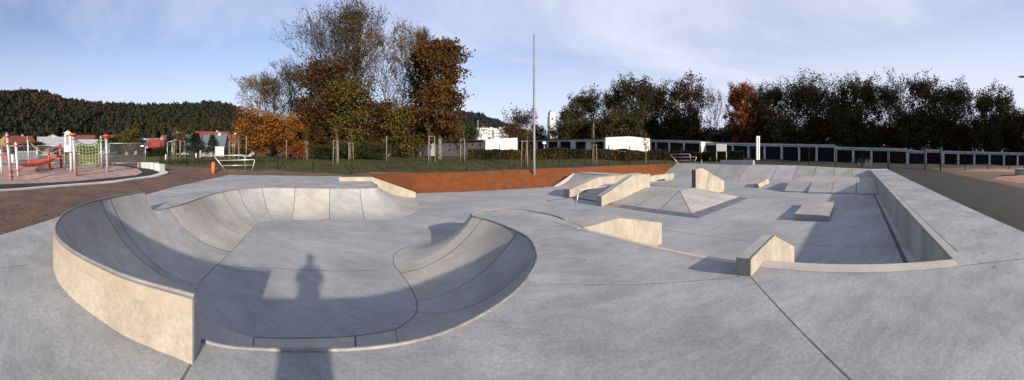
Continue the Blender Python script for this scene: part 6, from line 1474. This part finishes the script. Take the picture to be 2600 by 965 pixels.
n1 = N.new('ShaderNodeTexNoise'); n1.inputs['Scale'].default_value = .5; n1.inputs['Detail'].default_value = 9; n1.inputs['Roughness'].default_value = .6; n1.inputs['Distortion'].default_value = .5; L.new(mp.outputs[0], n1.inputs['Vector'])
rp = N.new('ShaderNodeValToRGB'); rp.color_ramp.elements[0].position = .36; rp.color_ramp.elements[1].position = .64; rp.color_ramp.elements[0].color = (.16, .16, .16, 1); rp.color_ramp.elements[1].color = (.95, .95, .95, 1); L.new(n1.outputs['Fac'], rp.inputs[0])
lowf = N.new('ShaderNodeMapRange'); L.new(sep.outputs['Z'], lowf.inputs['Value']); lowf.inputs['From Min'].default_value = .02; lowf.inputs['From Max'].default_value = .5; lowf.inputs['To Min'].default_value = .95; lowf.inputs['To Max'].default_value = .0
sx_ = M('MULTIPLY', M('MAXIMUM', sep.outputs['X'], None, None, 0.0), None, None, .38)
mxf = M('MAXIMUM', M('MULTIPLY', rp.outputs[0], None, None, .85), lowf.outputs[0])
mxf = M('MINIMUM', M('ADD', mxf, sx_), None, None, 1.0)
mix = N.new('ShaderNodeMixRGB'); L.new(mxf, mix.inputs[0]); L.new(sky.outputs[0], mix.inputs[1]); mix.inputs[2].default_value = (4.9, 5.05, 6.1, 1)
L.new(mix.outputs[0], bg.inputs['Color']); bg.inputs['Strength'].default_value = .078
sl = bpy.data.lights.new('sun', 'SUN'); sl.energy = 3.8; sl.angle = R(1.2); sl.color = (1, .88, .72); so = bpy.data.objects.new('sun', sl); COL.objects.link(so)
d = Vector((sin(SUN_AZ)*cos(SUN_EL), cos(SUN_AZ)*cos(SUN_EL), sin(SUN_EL))); so.rotation_euler = d.to_track_quat('Z', 'Y').to_euler(); so.location = (0, 0, 40)
cam = bpy.data.cameras.new('camera'); cam.type = 'PANO'; cam.panorama_type = 'CENTRAL_CYLINDRICAL'
cam.central_cylindrical_range_u_min = -1300/800; cam.central_cylindrical_range_u_max = 1300/800
cam.central_cylindrical_range_v_min = -(965-390)/800; cam.central_cylindrical_range_v_max = 390/800; cam.central_cylindrical_radius = 1
cam.clip_start = .01; cam.clip_end = 6000
co = bpy.data.objects.new('camera', cam); COL.objects.link(co); co.location = (0, 0, EYE); co.rotation_euler = (R(90), 0, 0); sc.camera = co
sc.view_settings.view_transform = 'Standard'; sc.view_settings.look = 'None'; sc.view_settings.exposure = 1.12; sc.view_settings.gamma = 1
sc.cycles.max_bounces = 5; sc.cycles.diffuse_bounces = 3; sc.cycles.transparent_max_bounces = 4; sc.cycles.transmission_bounces = 2
sc.cycles.use_denoising = True
